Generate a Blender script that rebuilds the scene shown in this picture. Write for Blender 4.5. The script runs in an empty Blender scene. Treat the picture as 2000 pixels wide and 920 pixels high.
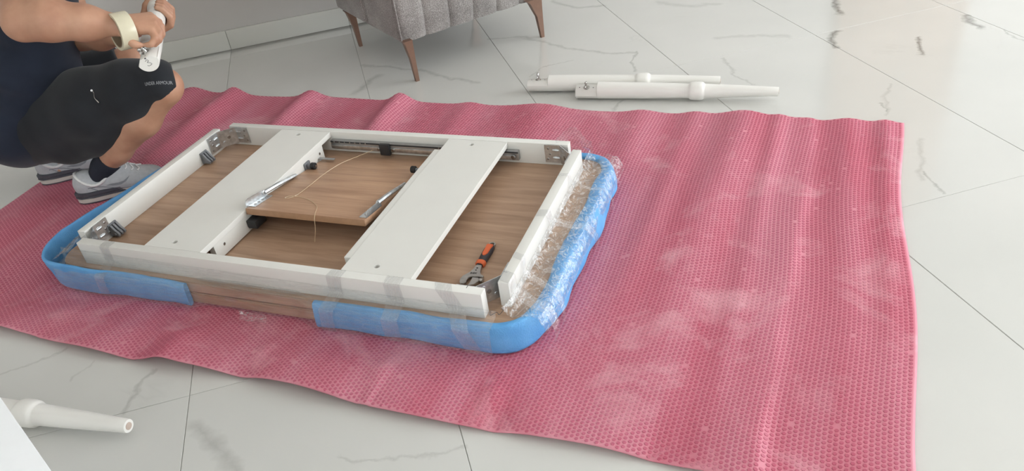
import bpy, bmesh, math, random
import numpy as np
from mathutils import Vector, Matrix, noise
from mathutils.bvhtree import BVHTree
random.seed(7)
SC = bpy.context.scene
COL = SC.collection
PI = math.pi

# ------------------------------------------------------------------ camera
cam_d = bpy.data.cameras.new('camera')
cam_d.sensor_width = 36.0
cam_d.lens = 36.0 * 1541.93 / 2000.0
cam_d.clip_start = 0.02
cam = bpy.data.objects.new('camera', cam_d)
COL.objects.link(cam)
cr, cu, cb = (0.96041, -0.250305, -0.122314), (0.24001, 0.520475, 0.819451), (-0.141451, -0.816366, 0.559945)
cam.matrix_world = Matrix(((cr[0], cu[0], cb[0], 0.0), (cr[1], cu[1], cb[1], 0.0), (cr[2], cu[2], cb[2], 1.28), (0, 0, 0, 1)))
SC.camera = cam

# ------------------------------------------------------------------ world, light, exposure
world = bpy.data.worlds.new('sky'); SC.world = world
world.use_nodes = True
bg = world.node_tree.nodes['Background']
bg.inputs['Color'].default_value = (0.905, 0.955, 1.0, 1)
bg.inputs['Strength'].default_value = 8.0
WIN_U, WIN_V0, WIN_V1, WIN_Z0, WIN_Z1 = 5.2, -1.6, 2.95, 0.02, 2.5


def portal(name, loc, rot, sx, sy):
    d = bpy.data.lights.new(name, 'AREA'); d.shape = 'RECTANGLE'; d.size = sx; d.size_y = sy
    d.cycles.is_portal = True
    o = bpy.data.objects.new(name, d); COL.objects.link(o); o.location = loc; o.rotation_euler = rot
    return o


portal('window_daylight', (WIN_U + 0.12, (WIN_V0 + WIN_V1) / 2, (WIN_Z0 + WIN_Z1) / 2), (0, PI / 2, 0), WIN_Z1 - WIN_Z0, WIN_V1 - WIN_V0)

RW_U0, RW_U1, RW_Z0, RW_Z1 = -2.5, -0.8, 0.85, 2.25  # opening behind the camera, added to fill the near left side
portal('rear_fill_daylight', ((RW_U0 + RW_U1) / 2, -2.72, (RW_Z0 + RW_Z1) / 2), (-PI / 2, 0, 0), RW_U1 - RW_U0, RW_Z1 - RW_Z0)

vs = SC.view_settings
vs.view_transform = 'Standard'; vs.look = 'None'; vs.exposure = 0.08; vs.gamma = 1.0; vs.use_curve_mapping = False
SC.cycles.use_denoising = True
SC.cycles.max_bounces = 10
SC.cycles.diffuse_bounces = 5
SC.cycles.transparent_max_bounces = 16
SC.cycles.caustics_reflective = False
SC.cycles.caustics_refractive = False


# ------------------------------------------------------------------ material helpers
def srgb(r, g, b):
    f = lambda c: (c / 255 / 12.92) if c / 255 <= 0.04045 else ((c / 255 + 0.055) / 1.055) ** 2.4
    return (f(r), f(g), f(b), 1)


class NT:
    def __init__(s, name):
        s.m = bpy.data.materials.new(name); s.m.use_nodes = True
        s.t = s.m.node_tree; s.b = s.t.nodes['Principled BSDF']; s.out = s.t.nodes['Material Output']

    def n(s, ty, **kw):
        o = s.t.nodes.new(ty)
        for k, v in kw.items():
            setattr(o, k, v)
        return o

    def l(s, a, b):
        s.t.links.new(a, b)

    def math(s, op, a, b=None, c=None, clamp=False):
        o = s.n('ShaderNodeMath', operation=op, use_clamp=clamp)
        for i, x in enumerate((a, b, c)):
            if x is None: continue
            if isinstance(x, (int, float)): o.inputs[i].default_value = x
            else: s.l(x, o.inputs[i])
        return o.outputs[0]

    def vm(s, op, a, b=None, out=0):
        o = s.n('ShaderNodeVectorMath', operation=op)
        for i, x in enumerate((a, b)):
            if x is None: continue
            if isinstance(x, (tuple, list)): o.inputs[i].default_value = x
            else: s.l(x, o.inputs[i])
        return o.outputs[out]

    def noise(s, vec, scale, detail=3, rough=0.55, dist=0.0, col=False):
        o = s.n('ShaderNodeTexNoise'); o.inputs['Scale'].default_value = scale
        o.inputs['Detail'].default_value = detail; o.inputs['Roughness'].default_value = rough
        o.inputs['Distortion'].default_value = dist
        if vec is not None: s.l(vec, o.inputs['Vector'])
        return o.outputs['Color' if col else 'Fac']

    def ramp(s, fac, stops):
        o = s.n('ShaderNodeValToRGB'); r = o.color_ramp
        while len(r.elements) < len(stops): r.elements.new(0.5)
        for e, (p, c) in zip(r.elements, stops):
            e.position = p; e.color = c if len(c) == 4 else (*c, 1)
        s.l(fac, o.inputs[0]); return o.outputs[0]

    def mix(s, fac, a, b):
        o = s.n('ShaderNodeMix', data_type='RGBA')
        for sock, x in ((o.inputs[0], fac), (o.inputs[6], a), (o.inputs[7], b)):
            if isinstance(x, (int, float)): sock.default_value = x
            elif isinstance(x, (tuple, list)): sock.default_value = x
            else: s.l(x, sock)
        return o.outputs[2]

    def bump(s, h, strength, dist=0.002):
        o = s.n('ShaderNodeBump'); o.inputs['Strength'].default_value = strength; o.inputs['Distance'].default_value = dist
        s.l(h, o.inputs['Height']); s.l(o.outputs[0], s.b.inputs['Normal'])

    def obj(s): return s.n('ShaderNodeTexCoord').outputs['Object']

    def pos(s): return s.n('ShaderNodeNewGeometry').outputs['Position']

    def set(s, **kw):
        for k, v in kw.items():
            s.b.inputs[k.replace('_', ' ')].default_value = v
        return s


def plain(name, c, rough=0.5, metal=0.0, spec=0.5, var=0.06, vs_=40, bump=0.0, bs=300):
    t = NT(name); co = t.obj()
    nz = t.noise(co, vs_, 3)
    k0 = tuple(x * (1 - var) for x in c[:3]) + (1,); k1 = tuple(min(1, x * (1 + var)) for x in c[:3]) + (1,)
    t.l(t.ramp(nz, [(0.3, k0), (0.7, k1)]), t.b.inputs['Base Color'])
    t.set(Roughness=rough, Metallic=metal); t.b.inputs['Specular IOR Level'].default_value = spec
    if bump: t.bump(t.noise(co, bs, 2), bump, 0.001)
    return t.m


MT = {}
MT['white_lacquer'] = plain('white_lacquer', srgb(228, 227, 222), 0.42, var=0.015, vs_=8)
MT['leg_white'] = plain('leg_white', srgb(232, 230, 225), 0.3, var=0.012, vs_=8)
MT['zinc'] = plain('zinc', (0.68, 0.71, 0.73, 1), 0.35, 1.0, var=0.2, vs_=60)
MT['chrome'] = plain('chrome', (0.5, 0.49, 0.47, 1), 0.25, 1.0, var=0.1)
MT['rail_steel'] = plain('rail_steel', (0.42, 0.42, 0.42, 1), 0.4, 0.9, var=0.1)
MT['dark_plastic'] = plain('dark_plastic', srgb(45, 46, 48), 0.5)
MT['grey_plastic'] = plain('grey_plastic', srgb(120, 122, 126), 0.45, var=0.12)
MT['black_rubber'] = plain('black_rubber', srgb(30, 30, 31), 0.6)
MT['hole_dark'] = plain('hole_dark', srgb(96, 60, 40), 0.8)
MT['screw'] = plain('screw', (0.35, 0.34, 0.33, 1), 0.3, 1.0)
MT['copper_metal'] = plain('copper_metal', srgb(128, 99, 84), 0.36, 0.35, var=0.05)
MT['wall_paint'] = plain('wall_paint', srgb(196, 193, 190), 0.85, var=0.015, vs_=6)
MT['wall_white'] = plain('wall_white', srgb(235, 233, 228), 0.85, var=0.01)
MT['window_frame'] = plain('window_frame', srgb(225, 225, 225), 0.5)
MT['door_beige'] = plain('door_beige', srgb(170, 135, 108), 0.8)  # beige of the added door
MT['skin'] = None
MT['sock'] = plain('sock', srgb(30, 34, 46), 0.9, var=0.15, vs_=200, bump=0.4, bs=700)
MT['sole_white'] = plain('sole_white', srgb(196, 192, 186), 0.55, var=0.06)
MT['sole_dark'] = plain('sole_dark', srgb(74, 76, 84), 0.5, var=0.12)
MT['shoe_trim'] = plain('shoe_trim', srgb(128, 132, 138), 0.45, var=0.1)
MT['shoe_mesh'] = plain('shoe_mesh', srgb(176, 179, 183), 0.65, var=0.07, vs_=90, bump=0.35, bs=500)
MT['shoe_lining'] = plain('shoe_lining', srgb(222, 222, 222), 0.7)
MT['print_grey'] = plain('print_grey', srgb(150, 152, 156), 0.6)
MT['white_plastic'] = plain('white_plastic', srgb(247, 249, 252), 0.35, var=0.01)
MT['orange_rubber'] = plain('orange_rubber', srgb(226, 108, 62), 0.5, var=0.05)
MT['black_grip'] = plain('black_grip', srgb(48, 44, 50), 0.55, var=0.1)
MT['tool_steel'] = plain('tool_steel', (0.48, 0.46, 0.44, 1), 0.36, 1.0, var=0.12, vs_=70)
MT['leaf_edge'] = plain('leaf_edge', srgb(166, 128, 98), 0.55, var=0.08)
MT['pencil'] = plain('pencil', srgb(90, 90, 92), 0.8)
MT['hair'] = plain('hair', srgb(25, 22, 20), 0.6)
MT['felt'] = plain('felt', srgb(190, 172, 160), 0.9)
MT['tape_body'] = plain('tape_body', srgb(208, 201, 176), 0.22, var=0.04, vs_=30)
MT['tape_core'] = plain('tape_core', srgb(128, 112, 90), 0.8)
MT['nylon'] = plain('nylon', srgb(214, 190, 158), 0.25)


def mk_skin():
    t = NT('skin'); co = t.obj()
    a = t.noise(co, 14, 4); b = t.noise(co, 120, 2)
    c = t.ramp(a, [(0.3, srgb(170, 124, 100)), (0.7, srgb(192, 148, 122))])
    t.l(c, t.b.inputs['Base Color']); t.set(Roughness=0.52)
    t.b.inputs['Subsurface Weight'].default_value = 0.08
    t.b.inputs['Subsurface Radius'].default_value = (0.012, 0.005, 0.003)
    t.bump(b, 0.12, 0.001); return t.m


def mk_cloth(name, c, v=0.18, rough=0.9):
    t = NT(name); co = t.obj()
    a = t.noise(co, 9, 3); w = t.noise(co, 420, 2)
    lo = tuple(x * (1 - v) for x in c[:3]) + (1,); hi = tuple(x * (1 + v) for x in c[:3]) + (1,)
    t.l(t.ramp(a, [(0.3, lo), (0.7, hi)]), t.b.inputs['Base Color'])
    t.set(Roughness=rough); t.b.inputs['Specular IOR Level'].default_value = 0.2
    t.b.inputs['Sheen Weight'].default_value = 0.15
    t.bump(w, 0.25, 0.001); return t.m


MT['skin'] = mk_skin()
MT['shirt'] = mk_cloth('navy_cotton', srgb(33, 39, 52))
MT['shorts'] = mk_cloth('black_shorts', srgb(37, 39, 43))


def mk_wood(name, light, dark, rough=0.42):
    t = NT(name); co = t.obj()
    mp = t.n('ShaderNodeMapping'); mp.inputs['Scale'].default_value = (0.9, 11, 11); t.l(co, mp.inputs[0])
    a = t.noise(mp.outputs[0], 3.0, 6, 0.6, 0.6)
    mp2 = t.n('ShaderNodeMapping'); mp2.inputs['Scale'].default_value = (5, 160, 160); t.l(co, mp2.inputs[0])
    g = t.noise(mp2.outputs[0], 2.0, 3)
    big = t.noise(co, 2.6, 2)
    f = t.math('ADD', t.math('MULTIPLY', a, 0.62), t.math('ADD', t.math('MULTIPLY', g, 0.22), t.math('MULTIPLY', big, 0.16)))
    t.l(t.ramp(f, [(0.36, dark), (0.62, light)]), t.b.inputs['Base Color'])
    t.set(Roughness=rough); t.bump(g, 0.08, 0.0005); return t.m


MT['wood'] = mk_wood('oak_laminate', srgb(190, 157, 131), srgb(153, 121, 98))
MT['wood_leaf'] = mk_wood('oak_laminate_leaf', srgb(198, 160, 130), srgb(160, 123, 97))


def mk_fabric():
    t = NT('grey_tweed'); co = t.obj()
    a = t.noise(co, 330, 3, 0.7); b = t.noise(co, 7, 2)
    v = t.n('ShaderNodeTexVoronoi'); v.inputs['Scale'].default_value = 260; t.l(co, v.inputs['Vector'])
    f = t.math('ADD', t.math('MULTIPLY', a, 0.75), t.math('MULTIPLY', b, 0.25))
    t.l(t.ramp(f, [(0.34, srgb(86, 82, 80)), (0.5, srgb(136, 131, 128)), (0.66, srgb(186, 182, 178))]), t.b.inputs['Base Color'])
    t.set(Roughness=0.95); t.b.inputs['Sheen Weight'].default_value = 0.2
    t.bump(v.outputs['Distance'], 0.5, 0.002); return t.m


MT['tweed'] = mk_fabric()


def mk_foam():
    t = NT('blue_foam'); co = t.obj()
    a = t.noise(co, 260, 3, 0.6); b = t.noise(co, 12, 3)
    t.l(t.ramp(b, [(0.3, srgb(82, 152, 212)), (0.7, srgb(108, 176, 230))]), t.b.inputs['Base Color'])
    t.set(Roughness=0.6); t.b.inputs['Subsurface Weight'].default_value = 0.15
    t.b.inputs['Subsurface Radius'].default_value = (0.004, 0.006, 0.01)
    t.bump(a, 0.55, 0.003); return t.m


MT['foam'] = mk_foam()


def mk_film(name, base, glint, scale=(1, 1, 1)):
    # clear stretch film: mostly transparent, glossy skin, slightly milky; thin white streaks paint wrinkle glints into it
    t = NT(name); co = t.obj()
    mp = t.n('ShaderNodeMapping'); mp.inputs['Scale'].default_value = scale; t.l(co, mp.inputs[0])
    a = t.noise(mp.outputs[0], 34, 4, 0.6, 1.4)
    r = t.math('SUBTRACT', 1.0, t.math('MULTIPLY', t.math('ABSOLUTE', t.math('SUBTRACT', a, 0.5)), 26.0), clamp=True)
    fac = t.math('ADD', t.math('ADD', base, t.math('MULTIPLY', r, glint)), 0.0, clamp=True)
    tr = t.n('ShaderNodeBsdfTransparent'); mx = t.n('ShaderNodeMixShader'); gl = t.n('ShaderNodeBsdfGlossy'); m2 = t.n('ShaderNodeMixShader')
    t.set(Base_Color=(0.86, 0.87, 0.88, 1), Roughness=0.2)
    bp = t.n('ShaderNodeBump'); bp.inputs['Strength'].default_value = 0.8; bp.inputs['Distance'].default_value = 0.006
    t.l(a, bp.inputs['Height']); t.l(bp.outputs[0], gl.inputs['Normal']); t.l(bp.outputs[0], t.b.inputs['Normal'])
    gl.inputs['Roughness'].default_value = 0.1
    lw = t.n('ShaderNodeLayerWeight'); lw.inputs['Blend'].default_value = 0.5; t.l(bp.outputs[0], lw.inputs['Normal'])
    fr = t.math('ADD', 0.05, t.math('MULTIPLY', t.math('POWER', lw.outputs['Facing'], 4.0), 0.25))
    t.l(fr, m2.inputs[0]); t.l(tr.outputs[0], m2.inputs[1]); t.l(gl.outputs[0], m2.inputs[2])
    t.l(fac, mx.inputs[0]); t.l(m2.outputs[0], mx.inputs[1]); t.l(t.b.outputs[0], mx.inputs[2])
    t.l(mx.outputs[0], t.out.inputs['Surface']); return t.m


MT['film'] = mk_film('stretch_film', 0.004, 0.30)
MT['film_loose'] = mk_film('stretch_film_loose', 0.02, 0.05, (0.3, 0.3, 0.3))
MT['film_taut'] = mk_film('stretch_film_taut', 0.012, 0.10, (0.25, 3, 3))
MT['film_band'] = mk_film('stretch_film_band', 0.025, 0.07, (6, 0.4, 0.4))
MT['tape_clear'] = mk_film('clear_tape_roll', 0.75, 0.1)
MT['tape_clear'].node_tree.nodes['Principled BSDF'].inputs['Base Color'].default_value = srgb(214, 203, 160)


def mk_pink(name, mul, rough, base=(228, 150, 165)):
    t = NT(name); co = t.obj()
    a = t.noise(co, 5.5, 5, 0.62, 0.8); b = t.noise(co, 1.3, 2); s = t.noise(co, 60, 2)
    c0 = tuple(x * mul for x in srgb(*base)[:3]) + (1,)
    c1 = tuple(min(1, x * mul) for x in srgb(240, 178, 190)[:3]) + (1,)
    f = t.math('ADD', t.math('MULTIPLY', a, 0.8), t.math('MULTIPLY', b, 0.25))
    f = t.math('ADD', f, t.math('MULTIPLY', s, 0.06))
    # uneven bands across the roll, fold shading put into the colour
    mp = t.n('ShaderNodeMapping'); mp.inputs['Scale'].default_value = (4.2, 0.55, 1); t.l(co, mp.inputs[0])
    bd = t.noise(mp.outputs[0], 1.6, 4, 0.55, 0.4)
    k0 = (c0[0] * 0.94, c0[1] * 0.74, c0[2] * 0.80, 1); k1 = (min(1, c0[0] * 1.03), c0[1] * 1.12, c0[2] * 1.12, 1)
    cc = t.ramp(bd, [(0.36, k0), (0.64, k1)])
    t.l(t.mix(t.ramp(f, [(0.60, (0, 0, 0, 1)), (0.80, (1, 1, 1, 1))]), cc, c1), t.b.inputs['Base Color'])
    t.set(Roughness=rough)
    tl = t.n('ShaderNodeBsdfTranslucent'); tl.inputs[0].default_value = (c0[0], c0[1] * 0.8, c0[2] * 0.8, 1)
    mx = t.n('ShaderNodeMixShader'); mx.inputs[0].default_value = 0.2
    t.l(t.b.outputs[0], mx.inputs[1]); t.l(tl.outputs[0], mx.inputs[2]); t.l(mx.outputs[0], t.out.inputs['Surface'])
    return t.m


MT['pink_sheet'] = mk_pink('pink_film', 1.0, 0.5)
MT['pink_bubble'] = mk_pink('pink_bubble', 1.0, 0.42, (204, 108, 131))

# marble veins that the photograph shows on the floor: (points, half width, strength)
VEINS = [
    ([(-0.54, 1.43), (-0.50, 1.36), (-0.46, 1.292), (-0.42, 1.20)], 0.026, 0.42),
    ([(-0.226, 1.205), (-0.125, 1.177), (0.028, 1.139)], 0.006, 0.3),
    ([(-1.071, 1.809), (-0.927, 1.854)], 0.006, 0.35),
    ([(-0.735, 1.534), (-0.698, 1.623), (-0.667, 1.678)], 0.009, 0.45),
    ([(-0.861, 1.716), (-0.822, 1.78)], 0.006, 0.25),
    ([(0.049, 3.461), (0.172, 3.36), (0.29, 3.237), (0.376, 3.094), (0.485, 2.989)], 0.016, 0.4),
    ([(0.631, 3.47), (0.751, 3.414), (0.843, 3.311), (0.931, 3.137), (1.031, 3.027), (1.139, 2.953)], 0.016, 0.4),
    ([(1.039, 3.79), (1.119, 3.626), (1.226, 3.595)], 0.02, 0.45),
    ([(2.121, 3.045), (2.053, 2.934), (2.04, 2.883)], 0.022, 1.0),
    ([(1.924, 2.733), (1.862, 2.674), (1.829, 2.588)], 0.02, 1.0),
    ([(2.131, 2.5), (2.066, 2.42), (2.035, 2.364)], 0.014, 1.0),
    ([(2.421, 2.607), (2.371, 2.517), (2.371, 2.471)], 0.022, 1.0),
    ([(1.797, 2.205), (1.719, 2.131), (1.643, 2.018)], 0.010, 0.3),
    ([(1.633, 1.843), (1.53, 1.717), (1.488, 1.64)], 0.014, 0.3),
    ([(1.519, 1.673), (1.501, 1.602), (1.498, 1.561)], 0.006, 0.55),
    ([(1.678, 2.095), (1.658, 2.044)], 0.005, 0.6),
    ([(1.412, 2.703), (1.391, 2.549), (1.403, 2.436)], 0.009, 0.4),
    ([(0.874, 2.489), (0.929, 2.556)], 0.007, 0.5),
    ([(1.149, 2.966), (1.067, 2.772)], 0.008, 0.5),
    ([(1.495, 2.925), (1.647, 2.86), (1.743, 2.784)], 0.025, 0.3),
    ([(1.474, 3.463), (1.571, 3.334), (1.673, 3.28)], 0.03, 0.3),
    ([(-0.006, 3.171), (0.047, 3.259), (0.095, 3.292)], 0.03, 0.45),
    ([(0.662, 2.955), (0.757, 3.018), (0.895, 3.028)], 0.006, 0.35),
    ([(2.423, 2.404), (2.413, 2.318), (2.39, 2.244)], 0.008, 0.5),
]


def mk_marble():
    t = NT('marble_tile'); p = t.pos()
    w = t.noise(p, 5.0, 4, 0.6, col=True)
    w2 = t.noise(p, 26.0, 3, 0.6, col=True)
    off = t.vm('SCALE', t.vm('SUBTRACT', w, (0.5, 0.5, 0.5))); off.node.inputs['Scale'].default_value = 0.10
    off2 = t.vm('SCALE', t.vm('SUBTRACT', w2, (0.5, 0.5, 0.5))); off2.node.inputs['Scale'].default_value = 0.03
    q = t.vm('MULTIPLY', t.vm('ADD', p, t.vm('ADD', off, off2)), (1, 1, 0))
    total = None
    for pts, wd, st in VEINS:
        dmin = None
        for A, B in zip(pts[:-1], pts[1:]):
            ba = (B[0] - A[0], B[1] - A[1], 0); l2 = ba[0] ** 2 + ba[1] ** 2
            pa = t.vm('SUBTRACT', q, (A[0], A[1], 0))
            h = t.math('MULTIPLY', t.vm('DOT_PRODUCT', pa, ba, out=1), 1.0 / l2, clamp=True)
            sc = t.n('ShaderNodeVectorMath', operation='SCALE'); sc.inputs[0].default_value = ba; t.l(h, sc.inputs['Scale'])
            d = t.vm('LENGTH', t.vm('SUBTRACT', pa, sc.outputs[0]), out=1)
            dmin = d if dmin is None else t.math('MINIMUM', dmin, d)
        k = t.math('SUBTRACT', 1.0, t.math('MULTIPLY', dmin, 1.0 / wd), clamp=True)
        k = t.math('MULTIPLY', t.math('MULTIPLY', k, st * 1.0), 1.0, clamp=True)
        total = k if total is None else t.math('MAXIMUM', total, k)
    # fainter general veining and cloudiness
    f = t.noise(p, 1.7, 6, 0.62, 0.9)
    thin = t.math('SUBTRACT', 1.0, t.math('MULTIPLY', t.math('ABSOLUTE', t.math('SUBTRACT', f, 0.5)), 70.0), clamp=True)
    gate = t.noise(p, 2.3, 2)
    thin = t.math('MULTIPLY', thin, t.math('MULTIPLY', t.math('SUBTRACT', gate, 0.60), 1.0, clamp=True))
    gran = t.noise(p, 38.0, 3)
    total = t.math('MULTIPLY', total, t.math('ADD', 0.35, t.math('MULTIPLY', gran, 1.1)))
    total = t.math('MAXIMUM', total, thin)
    cloud = t.noise(p, 1.1, 4)
    base = t.ramp(cloud, [(0.3, srgb(203, 203, 199)), (0.7, srgb(213, 212, 208))])
    t.l(t.mix(total, base, srgb(142, 141, 136)), t.b.inputs['Base Color'])
    t.set(Roughness=0.13); t.b.inputs['Specular IOR Level'].default_value = 0.5
    return t.m


MT['marble'] = mk_marble()
MT['grout'] = plain('grout', srgb(165, 164, 158), 0.9)
MT['skirting'] = plain('skirting_tile', srgb(206, 206, 200), 0.3, var=0.03, vs_=3)


# ------------------------------------------------------------------ mesh helpers
def link(name, me, mat, parent=None):
    o = bpy.data.objects.new(name, me); COL.objects.link(o)
    if mat is not None and not me.materials: me.materials.append(MT[mat] if isinstance(mat, str) else mat)
    if parent is not None: o.parent = parent
    return o


def shade(me, smooth=True, angle=None):
    for p in me.polygons: p.use_smooth = smooth
    if angle is not None: me.set_sharp_from_angle(angle=angle)


def from_bm(name, bm, mat, parent=None, smooth=False, angle=0.6):
    me = bpy.data.meshes.new(name); bm.normal_update(); bm.to_mesh(me); bm.free()
    if smooth: shade(me, True, angle)
    return link(name, me, mat, parent)


def pydata(name, v, f, mat, parent=None, smooth=True, angle=None):
    me = bpy.data.meshes.new(name); me.from_pydata([tuple(x) for x in v], [], [tuple(x) for x in f]); me.update()
    if smooth: shade(me, True, angle)
    return link(name, me, mat, parent)


def add_box(bm, x0, x1, y0, y1, z0, z1, bev=0.0015, seg=2):
    r = bmesh.ops.create_cube(bm, size=1.0)
    vs_ = r['verts']
    for v in vs_:
        v.co = Vector(((x0 + x1) / 2 + v.co.x * (x1 - x0), (y0 + y1) / 2 + v.co.y * (y1 - y0), (z0 + z1) / 2 + v.co.z * (z1 - z0)))
    if bev > 0:
        es = {e for v in vs_ for e in v.link_edges}
        bmesh.ops.bevel(bm, geom=list(es), offset=bev, segments=seg, affect='EDGES', profile=0.6)
    return bm


def box(name, x0, x1, y0, y1, z0, z1, mat, parent=None, bev=0.0015, seg=2):
    bm = bmesh.new(); add_box(bm, x0, x1, y0, y1, z0, z1, bev, seg)
    return from_bm(name, bm, mat, parent, True, 0.9)


def lathe(name, prof, mat, parent=None, n=40, axis='x', cap=True, mtx=None):
    """prof: list of (t, r) along the axis"""
    v, f = [], []
    for t, r in prof:
        for k in range(n):
            a = 2 * PI * k / n
            p = (t, r * math.cos(a), r * math.sin(a))
            v.append(p if axis == 'x' else (p[1], p[2], p[0]))
    for i in range(len(prof) - 1):
        for k in range(n):
            a, b = i * n + k, i * n + (k + 1) % n
            f.append((a, b, b + n, a + n) if axis != 'x' else (a, b, b + n, a + n))
    if cap:
        f.append(tuple(range(n - 1, -1, -1))); f.append(tuple((len(prof) - 1) * n + k for k in range(n)))
    if mtx is not None: v = [mtx @ Vector(p) for p in v]
    me = bpy.data.meshes.new(name); me.from_pydata([tuple(x) for x in v], [], f); me.update()
    bm = bmesh.new(); bm.from_mesh(me); bmesh.ops.recalc_face_normals(bm, faces=bm.faces); bm.to_mesh(me); bm.free()
    shade(me, True, 0.6)
    return link(name, me, mat, parent)


def tube_data(pts, r, n=8):
    pts = [Vector(p) for p in pts]; v, f = [], []
    up = Vector((0.13, 0.21, 0.97)).normalized()
    for i, p in enumerate(pts):
        d = (pts[min(i + 1, len(pts) - 1)] - pts[max(i - 1, 0)]).normalized()
        x = d.cross(up)
        if x.length < 1e-3: x = d.cross(Vector((1, 0, 0)))
        x.normalize(); y = x.cross(d).normalized()
        rr = r[i] if isinstance(r, (list, tuple)) else r
        for k in range(n):
            a = 2 * PI * k / n
            v.append(p + x * (rr * math.cos(a)) + y * (rr * math.sin(a)))
    for i in range(len(pts) - 1):
        for k in range(n):
            a, b = i * n + k, i * n + (k + 1) % n
            f.append((a, b, b + n, a + n))
    f.append(tuple(range(n - 1, -1, -1))); f.append(tuple((len(pts) - 1) * n + k for k in range(n)))
    return v, f


def tube(name, pts, r, mat, parent=None, n=8):
    v, f = tube_data(pts, r, n)
    return pydata(name, v, f, mat, parent, True, 1.0)


def smooth_path(pts, n=8):
    """Catmull-Rom"""
    P = [Vector(p) for p in pts]; out = []
    for i in range(len(P) - 1):
        p0, p1, p2, p3 = P[max(i - 1, 0)], P[i], P[i + 1], P[min(i + 2, len(P) - 1)]
        for k in range(n):
            t = k / n
            out.append(0.5 * ((2 * p1) + (p2 - p0) * t + (2 * p0 - 5 * p1 + 4 * p2 - p3) * t * t + (3 * p1 - p0 - 3 * p2 + p3) * t ** 3))
    out.append(P[-1]); return out


def prism(name, outline, z0, z1, mat, parent=None, bev=0.0, seg=2, holes=None, smooth=True):
    bm = bmesh.new()
    vs_ = [bm.verts.new((x, y, z0)) for x, y in outline]
    fc = bm.faces.new(vs_)
    if fc.normal.z > 0 or True:
        bm.normal_update()
    r = bmesh.ops.extrude_face_region(bm, geom=[fc])
    for e in r['geom']:
        if isinstance(e, bmesh.types.BMVert): e.co.z = z1
    bmesh.ops.recalc_face_normals(bm, faces=bm.faces)
    if bev > 0:
        es = [e for e in bm.edges if abs(e.verts[0].co.z - e.verts[1].co.z) < 1e-6]
        bmesh.ops.bevel(bm, geom=es, offset=bev, segments=seg, affect='EDGES')
    return from_bm(name, bm, mat, parent, smooth, 0.7)


def rounded_rect(x0, x1, y0, y1, r, n=8):
    out = []
    for cx, cy, a0 in ((x1 - r, y1 - r, 0), (x0 + r, y1 - r, PI / 2), (x0 + r, y0 + r, PI), (x1 - r, y0 + r, 1.5 * PI)):
        for k in range(n + 1):
            a = a0 + PI / 2 * k / n
            out.append((cx + r * math.cos(a), cy + r * math.sin(a)))
    return out


def empty(name, loc=(0, 0, 0), rz=0.0):
    o = bpy.data.objects.new(name, None); COL.objects.link(o)
    o.location = loc; o.rotation_euler = (0, 0, rz); o.empty_display_size = 0.05
    return o


def tag(o, label=None, cat=None, group=None, kind=None):
    if label: o['label'] = label
    if cat: o['category'] = cat
    if group: o['group'] = group
    if kind: o['kind'] = kind
    return o


def disc(name, c, nrm, r, h, mat, parent, n=16):
    """short cylinder sticking out along nrm from c"""
    nrm = Vector(nrm).normalized()
    q = Vector((1, 0, 0)).rotation_difference(nrm).to_matrix().to_4x4(); q.translation = Vector(c)
    return lathe(name, [(0, r), (h * 0.75, r), (h, r * 0.8)], mat, parent, n, 'x', True, q)


# ------------------------------------------------------------------ signed-distance modelling for the figure
def seg(a, b, ra, rb, k=0.02): return ('c', np.array(a, float), np.array(b, float), ra, rb, k)


def ell(c, r, k=0.02, rot=None): return ('e', np.array(c, float), np.array(r, float), rot, 0, k)


def chain(pts, rad, k=0.02): return [seg(pts[i], pts[i + 1], rad[i], rad[i + 1], k) for i in range(len(pts) - 1)]


def sdf_eval(prims, P, pad=0.0):
    F = None
    for p in prims:
        if p[0] == 'c':
            _, a, b, ra, rb, k = p
            ba = b - a; l2 = ba @ ba + 1e-12
            pa = P - a
            h = np.clip((pa @ ba) / l2, 0, 1)
            d = np.linalg.norm(pa - h[..., None] * ba, axis=-1) - (ra + (rb - ra) * h)
        else:
            _, c, r, rot, _, k = p
            q = P - c
            if rot is not None: q = q @ rot
            m = np.linalg.norm(q / r, axis=-1)
            d = (m - 1.0) * float(np.min(r)) * 0.6 + (m - 1.0) * float(np.mean(r)) * 0.4
        if F is None: F = d
        else:
            h = np.clip(0.5 + 0.5 * (F - d) / k, 0, 1)
            F = F * (1 - h) + d * h - k * h * (1 - h)
    return F - pad


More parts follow.
